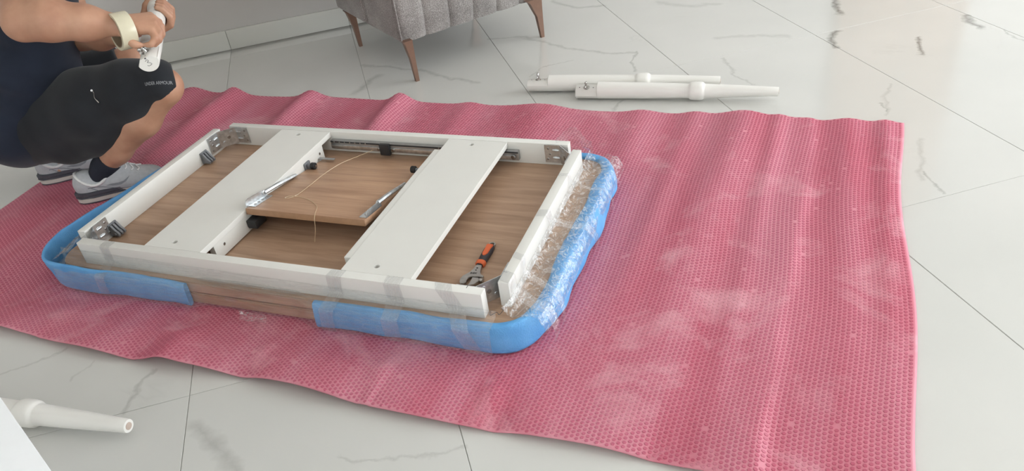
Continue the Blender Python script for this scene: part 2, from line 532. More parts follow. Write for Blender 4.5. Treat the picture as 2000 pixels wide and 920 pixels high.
def sdf_mesh(prims, vox, pad=0.0, cuts=(), lo=None, hi=None, warp=None):
    los, his = [], []
    for p in prims:
        if p[0] == 'c':
            r = max(p[3], p[4]); los.append(np.minimum(p[1], p[2]) - r); his.append(np.maximum(p[1], p[2]) + r)
        else:
            r = float(max(p[2])); los.append(p[1] - r); his.append(p[1] + r)
    L = np.min(los, 0) - pad - 4 * vox; Hh = np.max(his, 0) + pad + 4 * vox
    if lo is not None: L = np.maximum(L, lo)
    if hi is not None: Hh = np.minimum(Hh, hi)
    n = np.ceil((Hh - L) / vox).astype(int) + 1
    F = np.full(n, 1.0, np.float32)
    xs = [L[i] + vox * np.arange(n[i]) for i in range(3)]
    # evaluate in blocks, only near prims
    B = 24
    lo_a = np.array(los); hi_a = np.array(his)
    for i in range(0, n[0], B):
        for j in range(0, n[1], B):
            for k in range(0, n[2], B):
                x, y, z = xs[0][i:i + B], xs[1][j:j + B], xs[2][k:k + B]
                b0 = np.array([x[0], y[0], z[0]]) - pad - 0.05; b1 = np.array([x[-1], y[-1], z[-1]]) + pad + 0.05
                near = [p for q, p in enumerate(prims) if np.all(lo_a[q] <= b1) and np.all(hi_a[q] >= b0)]
                if not near: continue
                P = np.stack(np.meshgrid(x, y, z, indexing='ij'), -1)
                d = sdf_eval(near, P, pad)
                if warp is not None and np.abs(d).min() < 0.08: d = d + warp(P)
                for (pt, nr) in cuts:
                    d = np.maximum(d, (P - np.array(pt)) @ np.array(nr))
                F[i:i + B, j:j + B, k:k + B] = d
    return surface_nets(F, L, vox)


def surface_nets(F, L, vox):
    S = F < 0
    n = np.array(F.shape)
    c = n - 1
    acc = np.zeros((*c, 3), np.float32); cnt = np.zeros(tuple(c), np.int32)
    corners = [(i, j, k) for i in (0, 1) for j in (0, 1) for k in (0, 1)]
    sl = lambda o: tuple(slice(o[d], o[d] + c[d]) for d in range(3))
    for a in corners:
        for d in range(3):
            if a[d]: continue
            b = list(a); b[d] = 1; b = tuple(b)
            sa, sb = S[sl(a)], S[sl(b)]
            m = sa != sb
            if not m.any(): continue
            fa, fb = F[sl(a)][m], F[sl(b)][m]
            t = fa / (fa - fb)
            v = np.tile(np.array(a, np.float32), (t.size, 1)); v[:, d] = t
            acc[m] += v; cnt[m] += 1
    act = cnt > 0
    idx = np.full(tuple(c), -1, np.int64); idx[act] = np.arange(act.sum())
    base = np.argwhere(act).astype(np.float32)
    V = (base + acc[act] / cnt[act][:, None]) * vox + L
    quads = []
    for d in range(3):
        a = [slice(None)] * 3; b = [slice(None)] * 3
        a[d] = slice(0, -1); b[d] = slice(1, None)
        sa, sb = S[tuple(a)], S[tuple(b)]
        m = sa != sb
        e1, e2 = [(1, 2), (2, 0), (0, 1)][d]
        loc = np.argwhere(m)
        ok = (loc[:, e1] > 0) & (loc[:, e2] > 0) & (loc[:, e1] < c[e1]) & (loc[:, e2] < c[e2])
        loc = loc[ok]
        flip = sb[tuple(loc.T)]
        def g(o1, o2):
            q = loc.copy(); q[:, e1] += o1; q[:, e2] += o2; return idx[tuple(q.T)]
        q = np.stack([g(-1, -1), g(0, -1), g(0, 0), g(-1, 0)], 1)
        q[flip] = q[flip][:, ::-1]
        quads.append(q)
    Q = np.concatenate(quads)
    Q = Q[(Q >= 0).all(1)]
    return V, Q


def np_mesh(name, V, Q, mat, parent=None, smooth=True):
    me = bpy.data.meshes.new(name)
    V = np.asarray(V, np.float32); Q = np.asarray(Q, np.int32); k = Q.shape[1]
    me.vertices.add(len(V)); me.vertices.foreach_set('co', V.ravel())
    me.loops.add(Q.size); me.loops.foreach_set('vertex_index', Q.ravel())
    me.polygons.add(len(Q)); me.polygons.foreach_set('loop_start', np.arange(0, Q.size, k, dtype=np.int32))
    me.polygons.foreach_set('use_smooth', np.full(len(Q), smooth))
    me.update(calc_edges=True); me.validate()
    return link(name, me, mat, parent)


def relax(V, Q, it=2, lam=0.5):
    e = np.concatenate([Q[:, [0, 1]], Q[:, [1, 2]], Q[:, [2, 3]], Q[:, [3, 0]]])
    e = np.concatenate([e, e[:, ::-1]])
    for _ in range(it):
        s = np.zeros_like(V); c = np.zeros(len(V))
        np.add.at(s, e[:, 0], V[e[:, 1]]); np.add.at(c, e[:, 0], 1)
        V = V * (1 - lam) + lam * s / np.maximum(c, 1)[:, None]
    return V

# ================================================================== the room
ROOM_U0, ROOM_U1, ROOM_V0, ROOM_V1, ROOM_H = -3.2, 5.2, -2.6, 4.075, 2.7
floor = box('floor', ROOM_U0, ROOM_U1 + 0.4, ROOM_V0, ROOM_V1 + 0.2, -0.12, -0.0022, 'grout', None, 0)
tag(floor, kind='structure')
TU, TV = 0.033, 1.54
tile_me = None
bm = bmesh.new(); add_box(bm, -0.2992, 0.2992, -0.5992, 0.5992, -0.008, 0.0, 0.0008, 1)
tile_full = bpy.data.meshes.new('tile'); bm.to_mesh(tile_full); bm.free(); tile_full.materials.append(MT['marble'])
for i in range(-6, 9):
    for j in range(-4, 3):
        u0, v0 = TU + 0.6 * i, TV + 1.2 * j
        u1, v1 = u0 + 0.6, v0 + 1.2
        if u1 <= ROOM_U0 or u0 >= ROOM_U1 or v1 <= ROOM_V0 or v0 >= ROOM_V1: continue
        if u0 >= ROOM_U0 and u1 <= ROOM_U1 and v0 >= ROOM_V0 and v1 <= ROOM_V1:
            o = link('tile', tile_full, None, floor); o.location = ((u0 + u1) / 2, (v0 + v1) / 2, 0)
        else:
            box('tile', max(u0, ROOM_U0) + 0.0012, min(u1, ROOM_U1) - 0.0012, max(v0, ROOM_V0) + 0.0012, min(v1, ROOM_V1) - 0.0012, -0.008, 0.0, 'marble', floor, 0.0008, 1)

tag(box('wall_back', ROOM_U0 - 0.1, ROOM_U1 + 0.2, ROOM_V1, ROOM_V1 + 0.15, 0, ROOM_H, 'wall_paint', None, 0), kind='structure')
tag(box('wall_left', ROOM_U0 - 0.15, ROOM_U0, ROOM_V0, ROOM_V1, 0, ROOM_H, 'wall_white', None, 0), kind='structure')
tag(box('ceiling', ROOM_U0 - 0.15, ROOM_U1 + 0.2, ROOM_V0 - 0.15, ROOM_V1 + 0.15, ROOM_H, ROOM_H + 0.1, 'wall_white', None, 0), kind='structure')
bm = bmesh.new()
add_box(bm, ROOM_U0 - 0.15, RW_U0, ROOM_V0 - 0.15, ROOM_V0, 0, ROOM_H, 0)
add_box(bm, RW_U1, ROOM_U1 + 0.2, ROOM_V0 - 0.15, ROOM_V0, 0, ROOM_H, 0)
add_box(bm, RW_U0, RW_U1, ROOM_V0 - 0.15, ROOM_V0, 0, RW_Z0, 0)
add_box(bm, RW_U0, RW_U1, ROOM_V0 - 0.15, ROOM_V0, RW_Z1, ROOM_H, 0)
tag(from_bm('wall_front', bm, 'wall_white'), kind='structure')
bm = bmesh.new()
add_box(bm, ROOM_U1, ROOM_U1 + 0.2, ROOM_V0, WIN_V0, 0, ROOM_H, 0)
add_box(bm, ROOM_U1, ROOM_U1 + 0.2, WIN_V1, ROOM_V1, 0, ROOM_H, 0)
add_box(bm, ROOM_U1, ROOM_U1 + 0.2, WIN_V0, WIN_V1, WIN_Z1, ROOM_H, 0)
tag(from_bm('wall_right', bm, 'wall_white'), kind='structure')
# sliding window in the right wall
win = tag(empty('window_1', (ROOM_U1 + 0.06, 0, 0)), kind='structure')
for v in (WIN_V0, (2 * WIN_V0 + WIN_V1) / 3, (WIN_V0 + 2 * WIN_V1) / 3, WIN_V1 - 0.05):
    box('window_post', 0, 0.05, v, v + 0.05, WIN_Z0, WIN_Z1, 'window_frame', win)
for z in (WIN_Z0 - 0.02, WIN_Z1 - 0.05):
    box('window_rail', 0, 0.05, WIN_V0, WIN_V1, z, z + 0.05, 'window_frame', win)
fill_win = tag(empty('fill_window', (0, ROOM_V0 - 0.08, 0)), kind='structure')  # unseen rear window, added for its fill light
for u in (RW_U0, (RW_U0 + RW_U1) / 2 - 0.025, RW_U1 - 0.05):
    box('window_post', u, u + 0.05, 0, 0.05, RW_Z0, RW_Z1, 'window_frame', fill_win)
for z in (RW_Z0, RW_Z1 - 0.05):
    box('window_rail', RW_U0, RW_U1, 0, 0.05, z, z + 0.05, 'window_frame', fill_win)
# skirting tiles along the back wall
sk = tag(box('baseboard_back', ROOM_U0, 2.19, ROOM_V1 - 0.004, ROOM_V1, 0, 0.094, 'grout', None, 0), kind='structure')
for i in range(-6, 9):
    u0 = max(TU + 0.6 * i, ROOM_U0); u1 = min(TU + 0.6 * i + 0.6, ROOM_U1)
    if u1 - u0 > 0.05 and not (u1 > 2.2 and u0 < 4.0):
        box('tile', u0 + 0.001, u1 - 0.001, ROOM_V1 - 0.012, ROOM_V1 - 0.002, 0.001, 0.098, 'skirting', sk, 0.0015)

# beige door added out of view for the warm reflection it gives the tiles
door = tag(empty('reflection_door', (3.3, ROOM_V1, 0)), kind='structure')
box('door_leaf', -0.4, 0.4, -0.03, -0.005, 0.01, 2.1, 'door_beige', door, 0.003)
for x in (-0.45, 0.4):
    box('door_jamb', x, x + 0.05, -0.045, -0.0005, 0.0, 2.15, 'door_beige', door, 0.003)
box('door_head', -0.45, 0.45, -0.045, -0.0005, 2.1, 2.15, 'door_beige', door, 0.003)
for x in (-0.19, 0.19):
    for z in (0.2, 1.1):
        box('door_panel', x - 0.15, x + 0.15, -0.036, -0.028, z, z + 0.8, 'door_beige', door, 0.004)
lathe('door_handle', [(0, .009), (.12, .009)], 'chrome', door, 12, 'x', True, Matrix.Translation((-0.05, -0.07, 1.02)))

# ================================================================== pink bubble-wrap mat
MAT_A0, MAT_A1, MAT_B0, MAT_B1 = -1.37, 1.566, -0.635, 0.878
MAT_O = (-0.1505, 2.108); MAT_ANG = math.radians(-34.8)


def sstep(e0, e1, x):
    t = np.clip((x - e0) / (e1 - e0), 0, 1); return t * t * (3 - 2 * t)


_rng = np.random.RandomState(3)
_ph = _rng.rand(10, 5)


def mat_h(a, b):
    a = np.asarray(a, float); b = np.asarray(b, float)
    inside = (1 - sstep(0.80, 0.93, np.abs(a + 0.01))) * (1 - sstep(0.445, 0.54, np.abs(b)))
    h = np.zeros_like(a)
    G = lambda a0, w: np.exp(-((a - a0) / w) ** 2)
    wob = 0.02 * np.sin(b * 4.1 + 1.0)
    back = sstep(0.40, 0.75, b)
    for a0, hh, w in ((-1.29, .022, .07), (-1.06, .034, .055), (-.665, .030, .055), (-.237, .036, .05), (.06, .010, .05),
                      (.36, .020, .11), (.73, .012, .06)):
        h += hh * np.exp(-((a - a0 - 0.05 * (0.878 - b)) / w) ** 2) * (0.35 + 0.65 * back) * (b > -2)
    # right-hand field
    r = sstep(0.75, 0.95, a)
    for a0, hh, w, s in ((.90, .012, .05, .03), (1.06, .026, .085, .06), (1.19, .010, .03, .02), (1.42, .012, .05, -.02), (1.52, .010, .03, .0)):
        h += hh * np.exp(-((a - a0 - s * (b - .4)) / w) ** 2) * r * (0.55 + 0.45 * np.cos(2.2 * (b - 0.75)))
    # creased fold: long rise, sharp drop
    c0 = 1.285 + 0.012 * np.sin(3 * b) + 0.004 * np.sin(17 * b + 1)
    x = a - c0
    h += (0.008 + 0.003 * np.sin(8 * b) + 0.002 * np.sin(21 * b)) * np.where(x < 0, np.exp(-(x / 0.085) ** 2), np.exp(-(x / 0.022) ** 2)) * r
    # front edge lifting off the floor between the points where it touches
    fr = sstep(-0.46, -0.635, b)
    arc = np.abs(np.sin(PI * (a - 0.082) / 0.332))
    amp = np.where(a < 0.44, 0.020, 0.010) * sstep(-1.2, -0.8, a)
    h += amp * arc * fr
    for a0, hh, w in ((-.95, .018, .06), (-.24, .010, .03), (.082, .009, .02), (.417, .010, .022), (.7, .008, .03)):
        h += hh * G(a0, w) * sstep(-0.40, -0.56, b) * (1 - 0.75 * fr)
    wav = 0
    for k in range(10):
        fa, fb = 3 + 14 * _ph[k, 0], 2 + 9 * _ph[k, 1]
        wav = wav + np.sin(fa * a + fb * b * (1 if _ph[k, 4] > .5 else -1) + 6.28 * _ph[k, 2]) * (0.4 + _ph[k, 3]) / fa * 5
    h += 0.0018 * np.maximum(wav + 0.4, -0.5) + 0.0012
    for sa, sb in ((-0.956, 0.078), (-1.239, 0.17)):   # pressed flat under the shoes
        h = h * (1 - np.exp(-(((a - sa) ** 2 + (b - sb) ** 2) / 0.19 ** 2) ** 3))
    return 0.0035 + np.maximum(h, 0) * (1 - inside)


def mat_edge(a, b):
    """outline wobble, metres added along b at the long edges and along a at the short ones"""
    tb = (b - MAT_B0) / (MAT_B1 - MAT_B0); ta = (a - MAT_A0) / (MAT_A1 - MAT_A0)
    db = 0.006 * np.sin(9 * a) * tb + 0.008 * np.sin(7 * a + 1) * (1 - tb)
    da = ta * (0.010 * np.sin(6.5 * b + 2.0)) - (1 - ta) * 0.02 * np.sin(3 * b)
    return a + da, b + db


matroot = empty('bubble_wrap', (*MAT_O, 0), MAT_ANG)
tag(matroot, 'large sheet of pink bubble wrap spread over the marble floor', 'bubble wrap')
NA, NB = 420, 210
ga, gb = np.meshgrid(np.linspace(MAT_A0, MAT_A1, NA), np.linspace(MAT_B0, MAT_B1, NB), indexing='ij')
ea, eb = mat_edge(ga, gb)
V = np.stack([ea, eb, mat_h(ea, eb)], -1).reshape(-1, 3)
I = np.arange(NA * NB).reshape(NA, NB)
Q = np.stack([I[:-1, :-1], I[1:, :-1], I[1:, 1:], I[:-1, 1:]], -1).reshape(-1, 4)
sheet = np_mesh('sheet', V, Q, 'pink_sheet', matroot)
md = sheet.modifiers.new('thick', 'SOLIDIFY'); md.thickness = 0.0022; md.offset = -1
PA, PB, RB = 0.0108, 0.0118, 0.0047
ia, ib = np.meshgrid(np.arange(int((MAT_A1 - MAT_A0) / PA)), np.arange(int((MAT_B1 - MAT_B0) / PB)), indexing='ij')
ba = MAT_A0 + 0.008 + ia * PA; bb = MAT_B0 + 0.008 + ib * PB + (ia % 2) * PB / 2
ba, bb = ba.ravel(), bb.ravel()
ok = ~((np.abs(ba + 0.0) < 0.70) & (np.abs(bb) < 0.37)) & (bb < MAT_B1 - 0.006) & (ba < MAT_A1 - 0.006)
ba, bb = ba[ok], bb[ok]
# popped bubbles are left out here and there
pop = _rng.rand(ba.size) < 0.004
ba, bb = ba[~pop], bb[~pop]
ang = np.arange(6) * PI / 3 + 0.3
ring = np.stack([np.cos(ang), np.sin(ang)], -1)
va = ba[:, None] + np.concatenate([ring[:, 0] * RB, ring[:, 0] * RB * 0.85])[None]
vb = bb[:, None] + np.concatenate([ring[:, 1] * RB, ring[:, 1] * RB * 0.85])[None]
va, vb = mat_edge(va, vb)
vz = mat_h(va, vb) + np.concatenate([np.full(6, -0.0003), np.full(6, 0.0011)])[None]
V = np.stack([va, vb, vz], -1).reshape(-1, 3)
qs = [[k, (k + 1) % 6, 6 + (k + 1) % 6, 6 + k] for k in range(6)] + [[6, 7, 8, 9], [6, 9, 10, 11]]
Q = (np.array(qs)[None] + 12 * np.arange(ba.size)[:, None, None]).reshape(-1, 4)
bub = np_mesh('bubbles', V, Q, 'pink_bubble', matroot, False)
bub['kind'] = 'stuff'

# ================================================================== upside-down table
T_ANG = math.radians(-34.1)
TAB = empty('dining_table', (*MAT_O, 0), T_ANG)
tag(TAB, 'upside-down extending dining table, white rails on oak-look top, lying on pink bubble wrap', 'table')
T_TOP, T_R0, T_R1 = 0.078, 0.0785, 0.15


def cut_holes(o, cyls):
    """cyls: (centre, axis, radius, depth) bored out of o"""
    tmp = []
    for c, ax, r, d in cyls:
        q = Vector((1, 0, 0)).rotation_difference(Vector(ax).normalized()).to_matrix().to_4x4(); q.translation = Vector(c)
        t = lathe('bore', [(-0.01, r), (d, r)], 'hole_dark', None, 18, 'x', True, q)
        t.parent = o.parent; tmp.append(t)
        m = o.modifiers.new('bore', 'BOOLEAN'); m.object = t; m.operation = 'DIFFERENCE'; m.solver = 'EXACT'
    dg = bpy.context.evaluated_depsgraph_get(); dg.update()
    me = bpy.data.meshes.new_from_object(o.evaluated_get(dg)); o.modifiers.clear()
    o.data = me
    shade(me, False)
    for t in tmp: bpy.data.objects.remove(t)


lower = prism('tabletop', rounded_rect(-0.742, 0.737, -0.402, 0.40, 0.075), 0.0085, 0.042, 'wood', TAB, 0.003)
upper = prism('tabletop', rounded_rect(-0.740, 0.735, -0.400, 0.398, 0.075), 0.044, T_TOP, 'wood', TAB, 0.003)
box('long_rail', -0.628, 0.628, -0.380, -0.353, T_R0, T_R1, 'white_lacquer', TAB, 0.001)
box('long_rail', -0.628, 0.628, 0.346, 0.372, T_R0, T_R1, 'white_lacquer', TAB, 0.001)
box('end_rail', 0.650, 0.677, -0.327, 0.322, T_R0, T_R1, 'white_lacquer', TAB, 0.001)
box('end_rail', -0.677, -0.650, -0.327, 0.322, T_R0, T_R1, 'white_lacquer', TAB, 0.001)
pl1 = box('cross_plank', -0.402, -0.208, -0.352, 0.345, T_R1 - 0.018, T_R1 - 0.0005, 'white_lacquer', TAB, 0.0008)
pl2 = box('cross_plank', 0.234, 0.433, -0.352, 0.345, T_R1 - 0.018, T_R1 - 0.0005, 'white_lacquer', TAB, 0.0008)
bpy.context.view_layer.update()
cut_holes(pl1, [((-0.318, -0.322, T_R1), (0, 0, -1), 0.0075, 0.014), ((-0.316, 0.316, T_R1), (0, 0, -1), 0.0075, 0.014)])
cut_holes(pl2, [((0.323, -0.322, T_R1), (0, 0, -1), 0.0075, 0.014), ((0.324, 0.317, T_R1), (0, 0, -1), 0.0075, 0.014)])
for c in ((-0.318, -0.322), (-0.316, 0.316), (0.323, -0.322), (0.324, 0.317)):
    o = disc('bore_disc', (*c, T_R1 - 0.0135), (0, 0, 1), 0.006, 0.002, 'hole_dark', pl1 if c[0] < 0 else pl2)  # dark brown disc that darkens the bottom of the bored hole
s1 = box('support_rail', -0.230, -0.210, -0.300, 0.285, T_TOP + 0.004, T_R1 - 0.0185, 'white_lacquer', TAB, 0.0008)
s2 = box('support_rail', 0.2125, 0.2335, -0.298, 0.278, T_TOP + 0.004, T_R1 - 0.003, 'white_lacquer', TAB, 0.0008)
for b in (-0.26, -0.10, 0.10, 0.262):
    disc('screw', (-0.2102, b, 0.112), (1, 0, 0), 0.0045, 0.0012, 'screw', s1)

# corner brackets: a pressed plate that runs from the end rail across the corner to the long rail


def bracket(sx, sy):
    yi = 0.345 if sy > 0 else 0.352
    pts = [(0.6488, 0.245), (0.6488, 0.298), (0.603, yi), (0.553, yi)]
    pts = [Vector((p[0] * sx, p[1] * sy)) for p in pts]
    root = None
    bm = bmesh.new()
    th = 0.0022
    z0, z1 = 0.088, 0.1485
    # outward normal is toward the table's corner; the plate sits on the inner side
    cen = Vector((0, 0))
    inner = []
    for i, p in enumerate(pts):
        d0 = (pts[min(i + 1, 3)] - pts[max(i - 1, 0)]).normalized(); n = Vector((-d0.y, d0.x))
        if (cen - p).dot(n) < 0: n = -n
        inner.append(p + n * th)
    ring = [*pts, *inner[::-1]]
    vs0 = [bm.verts.new((p.x, p.y, z0)) for p in ring]; vs1 = [bm.verts.new((p.x, p.y, z1)) for p in ring]
    bm.faces.new(vs0); bm.faces.new(vs1)
    for i in range(8):
        bm.faces.new((vs0[i], vs0[(i + 1) % 8], vs1[(i + 1) % 8], vs1[i]))
    bmesh.ops.recalc_face_normals(bm, faces=bm.faces)
    o = from_bm('corner_bracket', bm, 'zinc', TAB)
    # pressed slots and screws on each flange
    for (p, q) in ((inner[0], inner[1]), (inner[3], inner[2])):
        d = (q - p).normalized(); n = Vector((-d.y, d.x))
        if (cen - p).dot(n) < 0: n = -n
        for zz in (0.105, 0.131):
            a = p + d * 0.026; b = p + d * 0.046
            tube('pressed_slot', [(a.x, a.y, zz), ((a.x + b.x) / 2, (a.y + b.y) / 2, zz), (b.x, b.y, zz)], [0.003, 0.0052, 0.003], 'zinc', o, 8)
        for dd, zz in ((0.009, 0.100), (0.012, 0.136), (0.017, 0.117)):
            c = p + d * dd
            disc('screw', (c.x, c.y, zz), (n.x, n.y, 0), 0.0036, 0.0015, 'screw', o, 10)
    m = (inner[1] + inner[2]) / 2; d = (inner[2] - inner[1]).normalized(); n = Vector((-d.y, d.x))
    if (cen - m).dot(n) < 0: n = -n
    for sgn, zz in ((-1, 0.103), (1, 0.134), (0.2, 0.119)):
        for side in (1, -1):
            c = m + d * (0.016 * sgn) + n * (0.0 if side > 0 else -th - 0.0)
            disc('hole_rim', (c.x, c.y, zz), (n.x * side, n.y * side, 0), 0.0062, 0.0012, 'zinc' if sgn != 0.2 else 'screw', o, 12)
    return o


for sx in (1, -1):
    for sy in (1, -1):
        bracket(sx, sy)

# telescopic slide on the back rail
sl = box('slide_rail', -0.205, 0.47, 0.3305, 0.3455, 0.094, 0.126, 'rail_steel', TAB, 0.002)
box('slide_channel', -0.205, 0.45, 0.3270, 0.3304, 0.098, 0.112, 'zinc', sl, 0.001)
box('slide_slot', -0.205, 0.47, 0.3290, 0.3304, 0.1195, 0.1245, 'dark_plastic', sl, 0.0005)
cl = box('slide_clip', -0.014, 0.022, 0.318, 0.330, 0.088, 0.128, 'dark_plastic', sl, 0.002)
disc('screw', (-0.022, 0.3268, 0.106), (0, -1, 0), 0.006, 0.004, 'screw', sl)
disc('screw', (0.032, 0.3268, 0.106), (0, -1, 0), 0.006, 0.004, 'screw', sl)
disc('screw', (0.455, 0.3268, 0.108), (0, -1, 0), 0.008, 0.004, 'screw', sl)
for k in range(12):
    disc('slide_ball', (-0.19 + 0.02 * k + (0.25 if k > 6 else 0), 0.3290, 0.122), (0, -1, 0), 0.0022, 0.0012, 'chrome', sl, 8)
# front slide, mirrored, mostly hidden behind the front rail
box('slide_rail', -0.205, 0.20, -0.352, -0.338, 0.094, 0.126, 'rail_steel', TAB, 0.002)

# plastic catches on the left end rail
for b in (0.207, -0.236):
    c = box('catch', -0.6498, -0.644, b - 0.017, b + 0.017, 0.082, 0.122, 'grey_plastic', TAB, 0.0015)
    for k in (-1, 0, 1):
        prism_pts = [(0, 0.0), (0.026, 0.0), (0.028, 0.008), (0.016, 0.02), (0.006, 0.036), (0, 0.036)]
        bm = bmesh.new()
        y0, y1 = b + k * 0.0115 - 0.0035, b + k * 0.0115 + 0.0035
        r0 = [bm.verts.new((-0.6445 + x, y0, 0.083 + z)) for x, z in prism_pts]
        r1 = [bm.verts.new((-0.6445 + x, y1, 0.083 + z)) for x, z in prism_pts]
        bm.faces.new(r0); bm.faces.new(r1)
        for i in range(len(r0)): bm.faces.new((r0[i], r0[(i + 1) % 6], r1[(i + 1) % 6], r1[i]))
        bmesh.ops.recalc_face_normals(bm, faces=bm.faces)
        bmesh.ops.bevel(bm, geom=bm.edges[:], offset=0.001, segments=1, affect='EDGES')
        from_bm('catch_finger', bm, 'grey_plastic', c)
    disc('pin', (-0.630, b - 0.018, 0.092), (0, 1, 0), 0.004, 0.036, 'grey_plastic', c, 12)

# fold-out leaf, tilted up on its hinges
LW0, LW1, LB0, LB1, LZ0, LZ1 = -0.206, 0.190, -0.140, 0.300, 0.155, 0.084
ll = math.hypot(LB1 - LB0, LZ0 - LZ1); tilt = -math.atan2(LZ0 - LZ1, LB1 - LB0)
leaf = box('fold_out_leaf', LW0, LW1, 0, ll, -0.019, 0, 'wood_leaf', TAB, 0.0008)
leaf.location = (0, LB0, LZ0); leaf.rotation_euler = (tilt, 0, 0)
box('edge_band', LW0, LW1, -0.0012, -0.0001, -0.0188, -0.0002, 'leaf_edge', leaf, 0.0003)


def leaf_hinge(s):
    e = LW0 if s < 0 else LW1
    x0, x1 = (e, e + 0.024) if s < 0 else (e - 0.024, e)
    h = box('hinge_bracket', x0, x1, 0.012, 0.098, 0.0002, 0.0024, 'zinc', leaf, 0.0006)
    # upright flange with a rounded end
    fx = e if s < 0 else e - 0.0022
    prof = [(0.012, 0.0), (0.012, 0.010), (0.016, 0.016), (0.024, 0.019), (0.080, 0.019), (0.094, 0.012), (0.098, 0.0)]
    if s < 0:
        prof = [(0.002, 0.0), (0.002, 0.014), (0.006, 0.021), (0.016, 0.024), (0.078, 0.022), (0.094, 0.014), (0.098, 0.0)]
    bm = bmesh.new()
    r0 = [bm.verts.new((fx, y, z + 0.0003)) for y, z in prof]; r1 = [bm.verts.new((fx + 0.0022, y, z + 0.0003)) for y, z in prof]
    bm.faces.new(r0); bm.faces.new(r1)
    for i in range(len(r0)): bm.faces.new((r0[i], r0[(i + 1) % len(r0)], r1[(i + 1) % len(r0)], r1[i]))
    bmesh.ops.recalc_face_normals(bm, faces=bm.faces)
    from_bm('flange', bm, 'zinc', leaf)
    for y in (0.028, 0.045, 0.062, 0.080):
        disc('screw', ((x0 + x1) / 2 + 0.001, y, 0.0024), (0, 0, 1), 0.0042, 0.0012, 'screw', leaf, 10)
    px = fx + (0.0022 if s < 0 else -0.0)
    disc('pivot', (px, 0.086, 0.0145), (1 if s < 0 else -1, 0, 0), 0.0075, 0.0045, 'zinc', leaf)
    # link arm running back and down
    tube('link_arm', [(px + 0.003 * (-s), 0.086, 0.0145), (px + 0.003 * (-s), 0.15, 0.013), (px + 0.002 * (-s), 0.25, 0.0065)], [0.0065, 0.006, 0.005], 'zinc', leaf, 6)
    disc('pivot', (px, 0.165, 0.0125), (1 if s < 0 else -1, 0, 0), 0.0055, 0.0045, 'zinc', leaf)


leaf_hinge(-1); leaf_hinge(1)
# stops and rollers on the support rails
lb = box('stop_bracket', -0.2098, -0.206, 0.165, 0.197, 0.084, 0.126, 'grey_plastic', TAB, 0.004)
box('stop_arm', -0.206, -0.188, 0.174, 0.188, 0.104, 0.120, 'grey_plastic', lb, 0.002)
lathe('stop_knob', [(0, .0095), (.002, .0112), (.014, .0112), (.016, .0095)], 'black_rubber', lb, 20, 'x', True, Matrix.Translation((-0.192, 0.181, 0.114)))
lathe('knob_pin', [(0, .004), (.002, .004)], 'chrome', lb, 12, 'x', True, Matrix.Translation((-0.176, 0.181, 0.114)))
rb = lathe('stop_knob', [(0, .0095), (.002, .0112), (.014, .0112), (.016, .0095)], 'black_rubber', TAB, 20, 'x', True, Matrix.Translation((0.168, 0.190, 0.122)))
lathe('knob_stem', [(0.0, .006), (.03, .006)], 'grey_plastic', rb, 14, 'x', True, Matrix.Translation((0.183, 0.190, 0.122)))
box('metal_strap', -0.209, -0.150, 0.246, 0.258, 0.099, 0.102, 'rail_steel', TAB, 0.001)
box('rest_block', -0.2095, -0.176, -0.155, -0.105, 0.094, 0.120, 'dark_plastic', TAB, 0.004)
box('rest_block', 0.186, 0.2120, -0.130, -0.085, 0.094, 0.118, 'dark_plastic', TAB, 0.004)
# felt pen squiggle on the wood at the open corner, and pencil ticks on the rails
sq = smooth_path([(0.630, -0.352, T_TOP + .0004), (0.636, -0.366, T_TOP + .0004), (0.647, -0.353, T_TOP + .0004), (0.656, -0.360, T_TOP + .0004), (0.660, -0.345, T_TOP + .0004), (0.655, -0.338, T_TOP + .0004)], 5)
tube('pen_mark', sq, 0.0007, 'pencil', TAB, 5)
box('pencil_tick', 0.583, 0.5845, -0.362, -0.353, T_R1, T_R1 + 0.0003, 'pencil', TAB, 0)
box('pencil_tick', 0.650, 0.660, -0.286, -0.2848, T_R1, T_R1 + 0.0003, 'pencil', TAB, 0)

# ================================================================== blue foam edge guards


def foam_guard(label, path, wid, hgt, lean, seed):
    """path: xy in table space (outer edge of the tabletop), sweeps a soft rounded section"""
    P = smooth_path([(p[0], p[1], 0) for p in path], 14)
    n = len(P); M_ = 22
    V, F = [], []
    s = 0.0
    for i, p in enumerate(P):
        if i: s += (P[i] - P[i - 1]).length
        t = i / (n - 1)
        d = (P[min(i + 1, n - 1)] - P[max(i - 1, 0)]).normalized(); nx = Vector((d.y, -d.x, 0))   # outwards
        w = np.interp(t, *wid); h = np.interp(t, *hgt); le = np.interp(t, *lean)
        w *= 1 + 0.30 * noise.noise((s * 9, seed, 0)); h *= 1 + 0.07 * noise.noise((s * 8, seed, 4))
        o_ = 0.006 * noise.noise((s * 11, seed, 9))
        for k in range(M_):
            a = 2 * PI * k / M_
            ca, sa = math.cos(a), math.sin(a)
            q = 0.55
            x = math.copysign(abs(ca) ** q, ca) * w / 2; z = math.copysign(abs(sa) ** q, sa) * h / 2 + h / 2
            x += le * (z / h) ** 1.5 + o_
            nz = 0.0018 * noise.noise((s * 30, k * 0.9, seed))
            pt = p + nx * (x + nz + w / 2) + Vector((0, 0, 0.0085 + z * 1.0))
            V.append(pt)
    for i in range(n - 1):
        for k in range(M_):
            a, b = i * M_ + k, i * M_ + (k + 1) % M_
            F.append((a, a + M_, b + M_, b))
    F.append(tuple(range(M_))); F.append(tuple((n - 1) * M_ + k for k in range(M_ - 1, -1, -1)))
    o = pydata('foam_edge_guard', V, F, 'foam', None, True, 1.2)
    o.location = (*MAT_O, 0); o.rotation_euler = (0, 0, T_ANG)
    tag(o, label, 'foam guard', 'blue foam edge guards')
    return o


